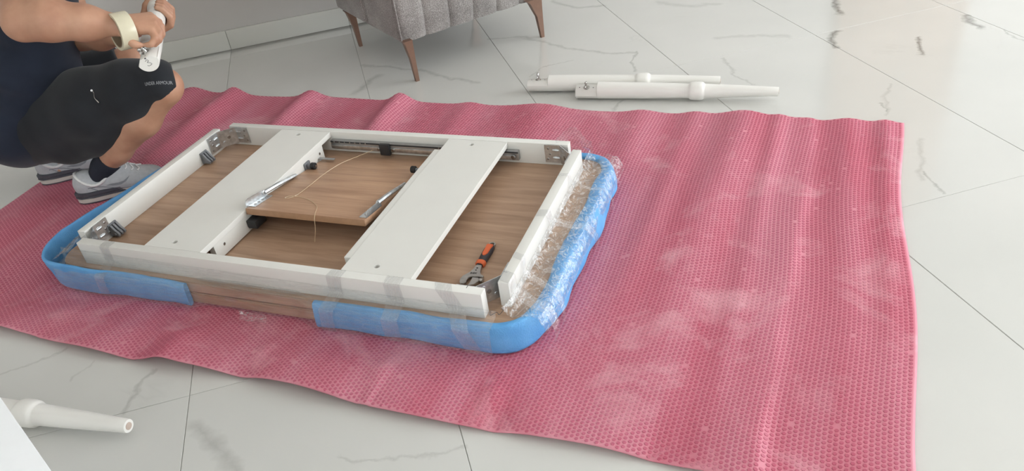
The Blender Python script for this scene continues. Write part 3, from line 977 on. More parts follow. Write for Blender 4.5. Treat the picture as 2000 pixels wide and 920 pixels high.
# right guard: front, round the right corner, along the right end, round the back corner
foam_guard('blue foam edge guard wrapped round the table end nearest the bare pink sheet',
           [(0.170, -0.404), (0.32, -0.405), (0.50, -0.404), (0.63, -0.402), (0.705, -0.380), (0.737, -0.315), (0.740, -0.22), (0.735, -0.05), (0.742, 0.12), (0.736, 0.26), (0.742, 0.33), (0.715, 0.385), (0.64, 0.402), (0.52, 0.402)],
           ([0, .2, .35, .5, .8, 1], [.020, .022, .028, .046, .046, .02]), ([0, .3, .5, 1], [.078, .082, .080, .080]), ([0, .3, .45, .6, 1], [-.006, -.006, -.012, -.016, -.012]), 1.7)
# left guard: along the left end and round to the front, standing a little away from the wood
foam_guard('blue foam edge guard curling loosely round the table corner below the sneakers',
           [(-0.750, 0.30), (-0.752, 0.12), (-0.762, -0.06), (-0.782, -0.22), (-0.785, -0.31), (-0.750, -0.385), (-0.67, -0.412), (-0.52, -0.410), (-0.38, -0.405), (-0.245, -0.404)],
           ([0, .5, .8, 1], [.016, .015, .016, .016]), ([0, .4, .6, 1], [.085, .10, .098, .074]), ([0, .4, .6, .8, 1], [.01, .016, .012, 0, -.004]), 5.2)

# ================================================================== stretch film round the table
FILM = empty('stretch_film', (*MAT_O, 0), T_ANG)
tag(FILM, 'torn clear stretch film wrapped round the rails and foam of the upturned table', 'plastic film')


def film_sheet(name, fn, nu, nv, mat, thick=0.0006):
    V = [fn(i / (nu - 1), j / (nv - 1)) for i in range(nu) for j in range(nv)]
    F = [(i * nv + j, (i + 1) * nv + j, (i + 1) * nv + j + 1, i * nv + j + 1) for i in range(nu - 1) for j in range(nv - 1)]
    o = pydata(name, V, F, mat, FILM)
    m = o.modifiers.new('thick', 'SOLIDIFY'); m.thickness = thick; m.offset = 1
    return o


def polyline(pts, t):
    L = [0]
    for a, b in zip(pts[:-1], pts[1:]): L.append(L[-1] + math.dist(a, b))
    x = t * L[-1]
    for i in range(len(pts) - 1):
        if x <= L[i + 1] + 1e-9:
            k = (x - L[i]) / max(L[i + 1] - L[i], 1e-9)
            return tuple(a + (b - a) * k for a, b in zip(pts[i], pts[i + 1]))
    return pts[-1]


def crumple(x, y, s):
    r = 0.0
    for f, w in ((9, 1.0), (21, .55), (47, .3)):
        v = noise.noise((x * f, y * f * 1.4, s + f)); r += w * (1 - abs(v) * 3.2)
    return r / 1.85


def f_right(i, j):
    b = -0.372 + 0.765 * i
    pr_ = [(0.6785, 0.110), (0.684, 0.095), (0.700, 0.083), (0.735, 0.096), (0.765, 0.094), (0.781, 0.070), (0.783, 0.05)]
    a, z = polyline(pr_, j)
    c = crumple(b, j * 0.2, 3.1)
    amp = 0.006 * math.sin(PI * min(1, j * 1.6 + 0.05)) + 0.001
    ea = max(0.0, c) * amp
    if b < -0.30: a -= (b + 0.30) ** 2 * 2.0
    return (a + ea * 0.6 + 0.001, b + 0.008 * noise.noise((b * 14, j * 6, 8)), z + ea)


film_sheet('film_side', f_right, 190, 42, 'film')


def f_front(i, j):
    a = -0.70 + 1.36 * i
    pr_ = [(-0.3815, 0.128 - 0.02 * i), (-0.388, 0.095), (-0.432, 0.088), (-0.437, 0.055), (-0.436, 0.016)]
    b, z = polyline(pr_, j)
    z += 0.006 * noise.noise((a * 6, j * 2, 1.0)) * math.sin(PI * j)
    b -= 0.002 * abs(noise.noise((a * 20, j * 9, 2.0)))
    if -0.24 < a < 0.16 and j > 0.3:
        b += 0.022 * min(1, (a + 0.24) / 0.05, (0.16 - a) / 0.05)
    return (a, b, z)


film_sheet('film_front', f_front, 150, 24, 'film_taut')


def f_corner(i, j):
    # loose peak of film standing up over the back right corner
    a = 0.585 + 0.11 * i; b = 0.335 + 0.03 * math.sin(3 * i) - 0.02 * j
    top = 0.150 + (0.034 * math.sin(PI * min(1, i * 1.25)) ** 1.2 + 0.012) * (1 - abs(noise.noise((i * 5, 2, 2))) * 0.6)
    z = 0.10 + (top - 0.10) * j
    c = crumple(a * 1.5, z * 1.5, 9.0)
    return (a + 0.006 * c, b + 0.03 + 0.010 * c, z)


film_sheet('film_peak', f_corner, 50, 26, 'film_loose')


def f_lcorner(i, j):
    b = -0.30 - 0.10 * i
    a = -0.655 - 0.11 * j; z = 0.140 - 0.055 * j
    c = crumple(b * 2, j * 0.3, 6.0)
    return (a + 0.02 * i, b - 0.012 * i + 0.008 * c, z + 0.008 * c * math.sin(PI * j))


film_sheet('film_gather', f_lcorner, 36, 30, 'film')


def band(a0, w, slant, seed, long=1.0, mat='film_band'):
    def fn(i, j):
        pr_ = [(-0.353, 0.1512), (-0.3825, 0.1512), (-0.384, 0.100), (-0.4385, 0.085), (-0.4415, 0.06), (-0.4415, 0.075 - 0.055 * long)]
        b, z = polyline(pr_, j)
        return (a0 + slant * j + (i - 0.5) * w * (1 + 0.1 * noise.noise((j * 4, seed, 0))), b - 0.0012 - 0.0006 * math.sin(i * 37 + seed), z + 0.0006 * (1 + math.sin(i * 23)))
    film_sheet('film_band', fn, 14, 40, mat)


band(0.232, 0.040, -0.015, 1.0)
band(0.392, 0.046, 0.012, 2.0)
band(0.520, 0.044, 0.10, 3.0)
band(-0.522, 0.036, 0.0, 4.0)


def band_right(b0, w, skew, seed):
    def fn(i, j):
        pr_ = [(0.650, 0.1515), (0.680, 0.1515), (0.684, 0.120), (0.742, 0.102), (0.775, 0.100), (0.797, 0.06), (0.796, 0.03)]
        a, z = polyline(pr_, j)
        return (a + 0.001, b0 + skew * j + (i - .5) * w + 0.004 * noise.noise((j * 5, seed, 1)), z + 0.0016 * abs(math.sin(i * 9 + seed)))
    film_sheet('film_band', fn, 10, 40, 'film_band')


band_right(0.172, 0.014, 0.03, 1.0)
band_right(-0.03, 0.03, 0.05, 2.0)
band_right(-0.215, 0.022, -0.09, 3.0)
band_right(-0.30, 0.04, -0.06, 4.0)
# two clear felt pads taped to the wood edge and a torn tuft of film below them
tp = MT['film_band']
for k, (a, z) in enumerate(((-0.085, 0.062), (-0.072, 0.038))):
    o = prism('tape_dab', rounded_rect(-0.019, 0.019, -0.0065, 0.0065, 0.004, 4), 0, 0.0015, 'tape_dab' if 'tape_dab' in MT else 'film_band', FILM, 0)
    o.location = (a, -0.4255, z); o.rotation_euler = (PI / 2, 0, 0.0)


def f_tuft(i, j):
    c = crumple(i * 0.25, j * 0.2, 12.0)
    return (-0.06 + 0.085 * i, -0.432 - 0.012 * j - 0.007 * c, 0.032 - 0.020 * j + 0.006 * c)


film_sheet('film_tuft', f_tuft, 26, 14, 'film')

# ================================================================== nylon string over the leaf
lz = lambda b: LZ0 - (b - LB0) * (LZ0 - LZ1) / (LB1 - LB0)
sp = smooth_path([(-0.04, 0.322, 0.104), (-0.075, 0.285, lz(.285) + .014), (-0.105, 0.22, lz(.22) + .010), (-0.118, 0.14, lz(.14) + .004), (-0.112, 0.05, lz(.05) + .0022),
                  (-0.108, -0.02, lz(-.02) + .0016), (-0.118, -0.05, lz(-.05) + .0014), (-0.132, -0.052, lz(-.052) + .0014), (-0.118, -0.038, lz(-.038) + .003), (-0.06, -0.045, lz(-.045) + .0016),
                  (0.0, -0.085, lz(-.085) + .0016), (0.028, -0.135, lz(-.135) + .002), (0.034, -0.152, 0.148), (0.032, -0.158, 0.120), (0.022, -0.165, 0.0795)], 8)
st = tube('nylon_string', sp, 0.00085, 'nylon', None, 6)
st.location = (*MAT_O, 0); st.rotation_euler = (0, 0, T_ANG)
tag(st, 'thin curled straw-coloured string lying across the raised oak leaf', 'string')

# ================================================================== adjustable wrench
WR = empty('adjustable_wrench', (0, 0, 0)); WR.location = (*MAT_O, 0)
mw = Matrix.Translation((MAT_O[0], MAT_O[1], 0)) @ Matrix.Rotation(T_ANG, 4, 'Z') @ Matrix.Translation((0.541, -0.096, T_TOP - 0.0029)) @ Matrix.Rotation(math.radians(0.0), 4, 'Z') @ Matrix.Scale(1.09, 4)
WR.matrix_world = mw
tag(WR, 'adjustable wrench with black and orange grip lying on the oak-look panel', 'wrench')
m_ = 0.001
head = [(-7, -88), (7, -88), (8.5, -100), (11, -113), (15.5, -122), (26, -128), (25, -134), (15, -133.5), (-2, -136), (-7, -141), (-9, -150), (-7, -158), (-11, -165), (-17, -166), (-23, -158), (-25.5, -147), (-23.5, -136), (-18, -128), (-12, -118), (-8.5, -103)]
prism('head', [(x * m_, y * m_) for x, y in head], 0.003, 0.0125, 'tool_steel', WR, 0.0012)
jaw = [(1, -137), (14, -136), (20, -139), (20, -150), (15, -160), (7, -167), (-1, -168), (2, -160), (2, -150)]
prism('jaw', [(x * m_, y * m_) for x, y in jaw], 0.004, 0.0118, 'tool_steel', WR, 0.001)
lathe('knurl', [(0, .004), (.001, .0055), (.003, .0048), (.005, .0055), (.007, .0048), (.009, .0055), (.010, .004)], 'tool_steel', WR, 16, 'x', True, Matrix.Translation((0.0195, -0.1405, 0.0075)))
for y, r in ((-103, 2.4), (-111, 2.0)):
    disc('hole', (0, y * m_, 0.01235), (0, 0, 1), r * m_, 0.0004, 'black_rubber', WR, 14)
gp = []
N_ = 20
for (y, rx, rz) in ((-0.0885, .0085, .0065), (-0.086, .0115, .0085), (-0.076, .0118, .009), (-0.070, .0105, .0085), (-0.05, .0115, .0092), (-0.030, .0118, .0094), (-0.014, .0105, .0085), (-0.010, .0085, .007)):
    gp.append([(rx * math.copysign(abs(math.cos(2 * PI * k / N_)) ** .8, math.cos(2 * PI * k / N_)), y, 0.0092 + rz * math.copysign(abs(math.sin(2 * PI * k / N_)) ** .8, math.sin(2 * PI * k / N_))) for k in range(N_)])


def loft(name, rings, mat, parent):
    n = len(rings[0]); V = [p for r in rings for p in r]; F = []
    for i in range(len(rings) - 1):
        for k in range(n):
            a, b = i * n + k, i * n + (k + 1) % n
            F.append((a, b, b + n, a + n))
    F.append(tuple(range(n - 1, -1, -1))); F.append(tuple((len(rings) - 1) * n + k for k in range(n)))
    me = bpy.data.meshes.new(name); me.from_pydata(V, [], F); me.update()
    bm = bmesh.new(); bm.from_mesh(me); bmesh.ops.recalc_face_normals(bm, faces=bm.faces); bm.to_mesh(me); bm.free()
    shade(me, True, 0.9)
    return link(name, me, mat, parent)


grip = loft('grip', gp, 'black_grip', WR)
loft('collar', [[(x * 1.04, y, 0.0092 + (z - 0.0092) * 1.04) for x, y, z in r] for r in (gp[0], gp[1], gp[2])], 'orange_rubber', WR)
# raised orange inlay on the upper side of the grip
inl = [[(x * 0.62, y, 0.0190 + 0.0) for x, y, z in r][:1] for r in gp]
iv = []
io = [(0.0, -0.060), (0.004, -0.057), (0.0068, -0.050), (0.0072, -0.03), (0.0085, -0.0155), (0.006, -0.0125), (-0.006, -0.0125), (-0.0085, -0.0155), (-0.0072, -0.03), (-0.0068, -0.050), (-0.004, -0.057)]
prism('grip_inlay', io, 0.0150, 0.0193, 'orange_rubber', grip, 0.0012)
ring_o = []
lathe('hanging_loop', [(-.003, .0058), (-.003, .0088), (.003, .0088), (.003, .0058), (-.003, .0058)], 'tool_steel', WR, 22, 'z', False, Matrix.Translation((0.0, -0.0035, 0.0085)))


def text_mesh(name, body, size, mat, parent, extrude=0.0002, align='CENTER'):
    cu_ = bpy.data.curves.new(name, 'FONT'); cu_.body = body; cu_.size = size; cu_.extrude = extrude; cu_.align_x = align; cu_.align_y = 'CENTER'
    t = bpy.data.objects.new(name, cu_); COL.objects.link(t)
    dg = bpy.context.evaluated_depsgraph_get(); dg.update()
    me = bpy.data.meshes.new_from_object(t.evaluated_get(dg)); bpy.data.objects.remove(t)
    me.materials.clear()
    return link(name, me, mat, parent)


tx = text_mesh('lettering', 'BIEK', 0.0085, 'black_rubber', WR)
tx.location = (-0.001, -0.1235, 0.0127); tx.rotation_euler = (0, 0, math.radians(6))

# ================================================================== turned table legs
LEG_L = 0.725


def table_leg(name, label, origin, direction, top, mark=False):
    """origin: centre of the notched end; direction: along the leg; top: where the bolt points"""
    x = Vector(direction).normalized(); z = Vector(top); z = (z - x * z.dot(x)).normalized(); y = z.cross(x)
    e = empty(name)
    e.matrix_world = Matrix((((x.x, y.x, z.x, origin[0])), (x.y, y.y, z.y, origin[1]), (x.z, y.z, z.z, origin[2]), (0, 0, 0, 1)))
    tag(e, label, 'table leg', 'turned white table legs')
    pr_ = [(0.082, .0290), (0.0835, .0312), (0.12, .0312), (0.24, .0296), (0.36, .0276), (0.412, .0266), (0.4165, .0275), (0.420, .0308), (0.426, .0326), (0.436, .0334), (0.452, .0334),
           (0.461, .0324), (0.467, .0300), (0.470, .0268), (0.474, .0258), (0.54, .0236), (0.63, .0200), (0.700, .0166), (0.7215, .0158), (0.7235, .0150)]
    lathe('shaft', pr_, 'leg_white', e, 44)
    # block at the notched end: half round below, three flats above
    sec = []
    for k in range(25):
        a = PI + PI * k / 24
        sec.append((0.0308 * math.cos(a), 0.0308 * math.sin(a)))
    sec = sec + [(0.0306, -0.002), (0.0168, 0.0140), (-0.0168, 0.0140), (-0.0306, -0.002)]
    rings = [[(xx, p[0] * s, p[1] * s) for p in sec] for xx, s in ((0.0, 0.965), (0.0015, 1.0), (0.084, 1.0))]
    loft('notched_block', rings, 'leg_white', e)
    bolt = lathe('bolt', [(0.0138, .0115), (.0155, .0115), (.0156, .0066), (.024, .0066), (.0242, .0042), (.040, .0042), (.0415, .0032)], 'chrome', e, 14, 'z', True, Matrix.Translation((0.040, 0, 0)))
    # wing nut
    for s in (-1, 1):
        bm = bmesh.new(); bmesh.ops.create_uvsphere(bm, u_segments=12, v_segments=8, radius=1)
        for v in bm.verts: v.co = Vector((0.040 + v.co.x * 0.003, s * 0.010 + v.co.y * 0.0075, 0.027 + v.co.z * 0.0065 + s * 0.001))
        from_bm('wing', bm, 'chrome', bolt, True, 3)
    disc('hole', (0.066, 0.0, 0.0139), (0, 0, 1), 0.0022, 0.0004, 'pencil', e, 10)
    disc('hole', (0.014, 0.0, 0.0139), (0, 0, 1), 0.0022, 0.0004, 'pencil', e, 10)
    disc('foot_pad', (0.7234, 0, 0), (1, 0, 0), 0.0088, 0.0016, 'felt', e, 20)
    if mark:
        pts = [(-0.0004, y_, z_) for y_, z_ in ((0.006, 0.004), (-0.001, 0.007), (-0.004, 0.002), (0.003, -0.001), (-0.003, -0.004), (-0.006, -0.010), (0.004, -0.012), (0.007, -0.008))]
        tube('pencil_mark', smooth_path(pts, 4), 0.0006, 'pencil', e, 5)
        disc('hole', (-0.0002, 0.0, 0.012), (-1, 0, 0), 0.0026, 0.0004, 'pencil', e, 10)
    return e


FZ = 0.0338
table_leg('table_leg', 'turned white table leg on the marble, nearer of the two behind the pink sheet', (0.786, 2.653, FZ), (0.637, -0.383, 0), (-0.25, -0.35, 1))
table_leg('table_leg', 'turned white table leg on the marble, farther of the two behind the pink sheet', (0.640, 2.806, FZ), (0.656, -0.353, 0), (0.0, 0.1, 1))
dC = Vector((0.246, -0.136, 0)).normalized(); eC = Vector((-0.682, 1.449, FZ))
table_leg('table_leg', 'turned white table leg lying in the near corner beside the white board', tuple(eC - dC * LEG_L), tuple(dC), (0, 0.3, 1))
dH = Vector((-0.022, 0.998, 0.068)).normalized()
table_leg('table_leg', 'turned white table leg held in both hands by the crouching person', (-0.567, 2.385, 0.543), tuple(dH), (-0.28, 0, 1), True)

# ================================================================== white side table at the near left corner
WT = empty('side_table', (-0.672, 1.105, 0), math.radians(-58.6))
tag(WT, 'plain white board-topped table edge cutting the near left corner', 'side table')
# local x runs along the visible edge towards the camera, local -y lies out of frame
box('table_top', -0.35, 0.75, -0.60, 0.0, 0.43, 0.45, 'white_plastic', WT, 0.002)
for x in (-0.32, 0.70):
    for y in (-0.57, -0.16):
        box('leg', x - 0.02, x + 0.02, y - 0.02, y + 0.02, 0.0, 0.43, 'white_plastic', WT, 0.002)

# ================================================================== armchair
CH = empty('armchair', (0.244, 3.155, 0), math.radians(18.0))
tag(CH, 'grey tweed armchair with channel-stitched side on copper-coloured blade legs', 'armchair')
W_, D_ = 0.665, 0.625
body = box('base', -0.018, W_ - 0.01, 0.02, D_, 0.180, 0.44, 'tweed', CH, 0.02, 4)
# five stitched channels along the near face, each a padded strip
xs_ = np.linspace(-0.026, W_ + 0.004, 7)
for i in range(6):
    x0, x1 = xs_[i], xs_[i + 1]
    V, F = [], []
    n1, n2 = 12, 14
    for k in range(n2 + 1):
        z = 0.170 + (0.66 - 0.170) * k / n2
        fl = 0.010 * (k / n2)
        for j in range(n1 + 1):
            t = j / n1
            bul = 0.012 * (1 - (2 * t - 1) ** 4) ** 0.8
            bot = 0.012 * (1 - min(1, k / 1.5)) 
            V.append((x0 + (x1 - x0) * t, 0.012 - bul - fl + bot, z))
    base_n = len(V)
    for k in range(n2 + 1):
        z = 0.170 + (0.66 - 0.170) * k / n2
        for j in range(n1 + 1):
            V.append((x0 + (x1 - x0) * j / n1, 0.06, z))
    R = n1 + 1
    for k in range(n2):
        for j in range(n1):
            a = k * R + j
            F.append((a, a + 1, a + R + 1, a + R)); b = a + base_n
            F.append((b, b + R, b + R + 1, b + 1))
        F.append((k * R, (k + 1) * R, (k + 1) * R + base_n, k * R + base_n))
        F.append((k * R + n1, k * R + n1 + base_n, (k + 1) * R + n1 + base_n, (k + 1) * R + n1))
    for j in range(n1):
        F.append((j, j + base_n, j + 1 + base_n, j + 1))
        q = n2 * R + j; F.append((q, q + 1, q + 1 + base_n, q + base_n))
    pydata('channel', V, F, 'tweed', CH, True, 0.9)
box('side_panel', -0.034, 0.03, 0.012, D_ + 0.01, 0.172, 0.62, 'tweed', CH, 0.018, 4)
box('side_panel', -0.052, -0.022, 0.33, D_ + 0.03, 0.190, 0.62, 'tweed', CH, 0.012, 4)
box('backrest', 0.0, W_, D_ - 0.10, D_ + 0.04, 0.20, 0.80, 'tweed', CH, 0.03, 4)
box('armrest', W_ - 0.10, W_ + 0.005, 0.045, D_, 0.20, 0.62, 'tweed', CH, 0.03, 4)
box('seat_cushion', 0.04, W_ - 0.11, 0.07, D_ - 0.11, 0.43, 0.55, 'tweed', CH, 0.03, 4)
tube('piping', [(-0.030, 0.006, 0.176), (-0.031, 0.004, 0.30), (-0.033, 0.0, 0.45), (-0.034, -0.002, 0.62)], 0.0035, 'tweed', CH, 8)


def blade_leg(x, y, sx, wing):
    V = []
    # foot narrow, top wide; outer edge upright
    prof = [(0.0, 0.0, .007), (0.10, -0.012, .010), (0.168, -0.040, .014), (0.182, -0.055, .016)]
    rings = []
    for z, inn, t in prof:
        x1 = x + 0.008; x0 = x - 0.008 + inn * sx
        rings.append([(x0, y - t, z), (x1, y - t, z), (x1, y + t, z), (x0, y + t, z)])
    o = loft('leg', rings, 'copper_metal', CH)
    return o


blade_leg(0.0, 0.0, 0.45, 0)
blade_leg(0.638, -0.005, 1.1, 1)
blade_leg(-0.002, 0.600, 0.6, 0)
blade_leg(0.62, 0.585, 1.0, 0)

# ================================================================== the crouching person
PER = empty('person', (-1.0, 2.80, 0))
tag(PER, 'person in navy t-shirt, black shorts and grey sneakers crouching and holding a white table leg', 'person')


def unparent_keep(o):
    o.matrix_parent_inverse = PER.matrix_world.inverted(); return o


bpy.context.view_layer.update()
rank, rknee, rhip = (-0.915, 2.716, 0.115), (-0.607, 2.62, 0.382), (-1.03, 2.80, 0.285)
lank, lknee, lhip = (-1.095, 2.955, 0.115), (-0.775, 3.03, 0.352), (-1.06, 2.98, 0.285)
S = []
# trunk first, limbs grow from it
S += [ell((-1.15, 2.89, 0.29), (0.135, 0.165, 0.135), 0.05), ell((-1.06, 2.89, 0.46), (0.135, 0.155, 0.16), 0.06), ell((-0.955, 2.89, 0.68), (0.115, 0.165, 0.17), 0.06)]
S += [seg((-0.88, 2.72, 0.835), (-0.88, 3.06, 0.835), 0.062, 0.062, 0.05)]
S += [seg((-0.87, 2.89, 0.86), (-0.82, 2.89, 0.965), 0.056, 0.052, 0.04)]
# head with brow, nose, mouth, chin and ears (above the frame, looking down at the hands)
S += [ell((-0.765, 2.89, 1.065), (0.098, 0.076, 0.092), 0.02), ell((-0.715, 2.89, 1.005), (0.062, 0.058, 0.062), 0.04), seg((-0.668, 2.89, 1.048), (-0.648, 2.89, 1.012), 0.010, 0.015, 0.012),
      seg((-0.668, 2.868, 0.985), (-0.668, 2.912, 0.985), 0.010, 0.010, 0.008), seg((-0.668, 2.865, 1.062), (-0.668, 2.915, 1.062), 0.013, 0.013, 0.012),
      ell((-0.79, 2.812, 1.035), (0.022, 0.010, 0.034), 0.008), ell((-0.79, 2.968, 1.035), (0.022, 0.010, 0.034), 0.008)]
# legs
S += chain([rhip, (-0.82, 2.71, 0.335), rknee], [0.098, 0.080, 0.058], 0.03)
S += chain([rknee, (-0.722, 2.656, 0.280), (-0.845, 2.697, 0.170), rank], [0.053, 0.060, 0.041, 0.035], 0.03)
S += chain([rank, (-0.955, 2.722, 0.055), (-0.84, 2.72, 0.045)], [0.035, 0.036, 0.03], 0.02)
S += chain([lhip, (-0.92, 3.01, 0.33), lknee], [0.098, 0.080, 0.058], 0.03)
S += chain([lknee, (-0.90, 3.01, 0.25), (-1.02, 2.975, 0.165), lank], [0.053, 0.060, 0.041, 0.035], 0.03)
S += chain([lank, (-1.135, 2.952, 0.055), (-1.02, 2.952, 0.045)], [0.035, 0.036, 0.03], 0.02)
# arms
rel, rwr = (-0.868, 2.485, 0.694), (-0.630, 2.462, 0.643)
S += chain([(-0.875, 2.70, 0.835), (-0.873, 2.59, 0.765), rel], [0.062, 0.056, 0.050], 0.03)
S += chain([rel, (-0.795, 2.472, 0.690), (-0.705, 2.462, 0.664), rwr], [0.050, 0.058, 0.047, 0.032], 0.03)
lel, lwr = (-0.875, 2.945, 0.505), (-0.662, 2.790, 0.534)
S += chain([(-0.875, 3.07, 0.83), (-0.885, 3.03, 0.66), lel], [0.060, 0.052, 0.046], 0.03)
S += chain([lel, (-0.80, 2.895, 0.510), (-0.73, 2.84, 0.522), lwr], [0.046, 0.050, 0.042, 0.030], 0.03)
# right hand: back of the hand up, fingers bent down on to the bolt
kn = [(-0.537, 2.440, 0.612), (-0.528, 2.460, 0.626), (-0.530, 2.482, 0.635), (-0.540, 2.502, 0.638)]
for p in kn: S.append(seg((rwr[0] + 0.012, rwr[1] + (p[1] - rwr[1]) * 0.35, rwr[2] + 0.0), p, 0.020, 0.0125, 0.012))
S.append(seg((-0.622, 2.450, 0.636), (-0.570, 2.450, 0.622), 0.022, 0.017, 0.012))
rf = [[kn[0], (-0.531, 2.420, 0.595), (-0.545, 2.410, 0.583), (-0.560, 2.414, 0.583)],
      [kn[1], (-0.517, 2.440, 0.604), (-0.525, 2.430, 0.585), (-0.541, 2.429, 0.574)],
      [kn[2], (-0.514, 2.470, 0.612), (-0.518, 2.462, 0.590), (-0.530, 2.455, 0.577)],
      [kn[3], (-0.521, 2.495, 0.618), (-0.520, 2.489, 0.600), (-0.528, 2.483, 0.587)]]
for f_ in rf: S += chain(f_, [0.0115, 0.0102, 0.0092, 0.0078], 0.003)
S += chain([(-0.612, 2.442, 0.628), (-0.604, 2.420, 0.607), (-0.590, 2.412, 0.592), (-0.577, 2.414, 0.586)], [0.0155, 0.0125, 0.011, 0.009], 0.006)
# left hand: palm under the leg, fingers wrapped up the far side, thumb on the near top
S.append(ell((-0.608, 2.778, 0.529), (0.048, 0.044, 0.0155), 0.02))
for q, vv in enumerate((2.742, 2.766, 2.790, 2.813)):
    dz = 0.068 * (vv - 2.77)
    S += chain([(-0.572, vv, 0.527 + dz), (-0.541, vv - 0.003, 0.538 + dz), (-0.533, vv - 0.006, 0.566 + dz), (-0.548, vv - 0.009, 0.594 + dz), (-0.562, vv - 0.010, 0.603 + dz)],
               [0.0112, 0.0108, 0.0102, 0.0092, 0.0080], 0.003)
S += chain([(-0.636, 2.805, 0.540), (-0.624, 2.822, 0.562), (-0.611, 2.834, 0.588), (-0.596, 2.842, 0.606)], [0.017, 0.0135, 0.0118, 0.0095], 0.006)
V, Q = sdf_mesh(S, 0.0042)
V = relax(V, Q, 1, 0.4)
unparent_keep(np_mesh('body', V, Q, 'skin', PER))


def folds(f, amp, ph, d):
    d = np.array(d, float)
    def w(P):
        x = P[..., 0]; y = P[..., 1]; z = P[..., 2]
        t = P @ d
        a = np.sin(f * t + 2.2 * np.sin(7 * x + ph) + 1.7 * np.sin(9 * z + 2 * ph))
        b = np.sin(1.9 * f * t + 3.1 * np.sin(5 * y + ph) + 2.0 * np.sin(13 * x - 4 * z))
        return amp * (0.6 * a * a + 0.4 * b - 0.3)
    return w


# t-shirt: trunk and upper arms with slack
SH = [ell((-1.155, 2.88, 0.285), (0.165, 0.195, 0.165), 0.06), ell((-1.06, 2.88, 0.45), (0.165, 0.185, 0.185), 0.07), ell((-0.96, 2.89, 0.68), (0.14, 0.19, 0.19), 0.07),
      seg((-0.885, 2.72, 0.835), (-0.885, 3.06, 0.835), 0.078, 0.078, 0.05), seg((-0.885, 2.70, 0.835), (-0.875, 2.60, 0.785), 0.078, 0.075, 0.04), seg((-0.885, 3.07, 0.83), (-0.89, 3.04, 0.72), 0.076, 0.072, 0.04)]
V, Q = sdf_mesh(SH, 0.008, 0.0, (((-0.80, 2.89, 0.915), (0.45, 0, 0.89)),), warp=folds(26, 0.006, 1.0, (0.5, 0.2, 0.85)))
unparent_keep(np_mesh('t_shirt', relax(V, Q, 2), Q, 'shirt', PER))

# shorts: one leg each side of the seat, cut clean at the hems
dr = np.array((0.97, 0.18, -0.10)); dr /= np.linalg.norm(dr)
dl = np.array((0.93, 0.15, 0.20)); dl /= np.linalg.norm(dl)
R1 = [ell((-1.10, 2.84, 0.275), (0.15, 0.14, 0.145), 0.05)] + chain([(-1.02, 2.795, 0.285), (-0.86, 2.72, 0.325), (-0.72, 2.665, 0.368), (-0.612, 2.618, 0.393)], [0.128, 0.112, 0.092, 0.066], 0.04)
R1 += chain([(-1.00, 2.77, 0.20), (-0.88, 2.73, 0.235), (-0.785, 2.69, 0.29)], [0.07, 0.072, 0.058], 0.04)
R1 += [seg((-0.90, 2.77, 0.385), (-0.62, 2.632, 0.418), 0.055, 0.042, 0.06)]
V1, Q1 = sdf_mesh(R1, 0.006, 0.0, (((-0.563, 2.60, 0.37), tuple(dr)),), warp=folds(34, 0.003, 2.0, (0.55, 0.5, -0.7)))
V1 = relax(V1, Q1, 1)
R2 = [ell((-1.10, 2.94, 0.275), (0.15, 0.14, 0.14), 0.05)] + chain([(-1.05, 2.98, 0.285), (-0.93, 3.01, 0.32), (-0.80, 3.025, 0.352), (-0.70, 3.04, 0.372)], [0.125, 0.105, 0.075, 0.070], 0.04)
V2, Q2 = sdf_mesh(R2, 0.008, 0.0, (((-0.800, 3.02, 0.355), tuple(dl)),), warp=folds(30, 0.003, 4.0, (0.6, 0.3, -0.7)))
V2 = relax(V2, Q2, 1)
shorts = unparent_keep(np_mesh('shorts', np.concatenate([V1, V2]), np.concatenate([Q1, Q2 + len(V1)]), 'shorts', PER))
bvh_s = BVHTree.FromPolygons([tuple(v) for v in V1], [tuple(q) for q in Q1])


def stick(pts, bvh, d, off):
    d = Vector(d).normalized(); out = []
    for p in pts:
        p = Vector(p); h = bvh.ray_cast(p - d * 0.35, d)
        out.append((h[0] - d * off) if h[0] is not None else p)
    return out


VD = (0.16, 0.84, -0.52)
t_ = text_mesh('lettering', 'UNDER ARMOUR', 0.0125, 'print_grey', None, 0.0)
co = np.array([tuple(v.co) for v in t_.data.vertices]); wx = co[:, 0].max() - co[:, 0].min()
sx_ = 0.074 / wx
ex = Vector((0.072, -0.020, 0.002)).normalized(); ey = ex.cross(Vector((0.1, -0.84, 0.53))).normalized() * -1
if ey.z < 0: ey = -ey
c0 = Vector((-0.603, 2.57, 0.410))
P_ = stick([c0 + ex * (x * sx_) + ey * (y * 1.15) for x, y, z in co], bvh_s, VD, 0.0012)
for v, p in zip(t_.data.vertices, P_): v.co = p
t_.parent = shorts
zp = stick([Vector((-0.804, 2.68, 0.379)).lerp(Vector((-0.79, 2.67, 0.334)), k / 8) + Vector((0.003 * math.sin(k), 0, 0)) for k in range(9)], bvh_s, VD, 0.0015)
zt = tube('zipper', zp, [0.0008] * 6 + [0.0016, 0.0034, 0.0024], 'chrome', None, 6)
zb = disc('zipper_stop', zp[0], (-VD[0], -VD[1], -VD[2]), 0.0035, 0.003, 'white_plastic', None, 10)
for o in (zt, zb):
    o.parent = shorts

# socks
for a, d in ((rank, (-0.845, 2.697, 0.170)), (lank, (-1.02, 2.975, 0.165))):
    a = np.array(a); d = np.array(d); n_ = (d - a) / np.linalg.norm(d - a)
    V, Q = sdf_mesh(chain([tuple(a + np.array((-0.05, 0.004, -0.055))), tuple(a), tuple(d)], [0.036, 0.0385, 0.047], 0.02), 0.005, 0.0, ((tuple(a + n_ * 0.042), tuple(n_)),))
    unparent_keep(np_mesh('sock', relax(V, Q, 1), Q, 'sock', PER))


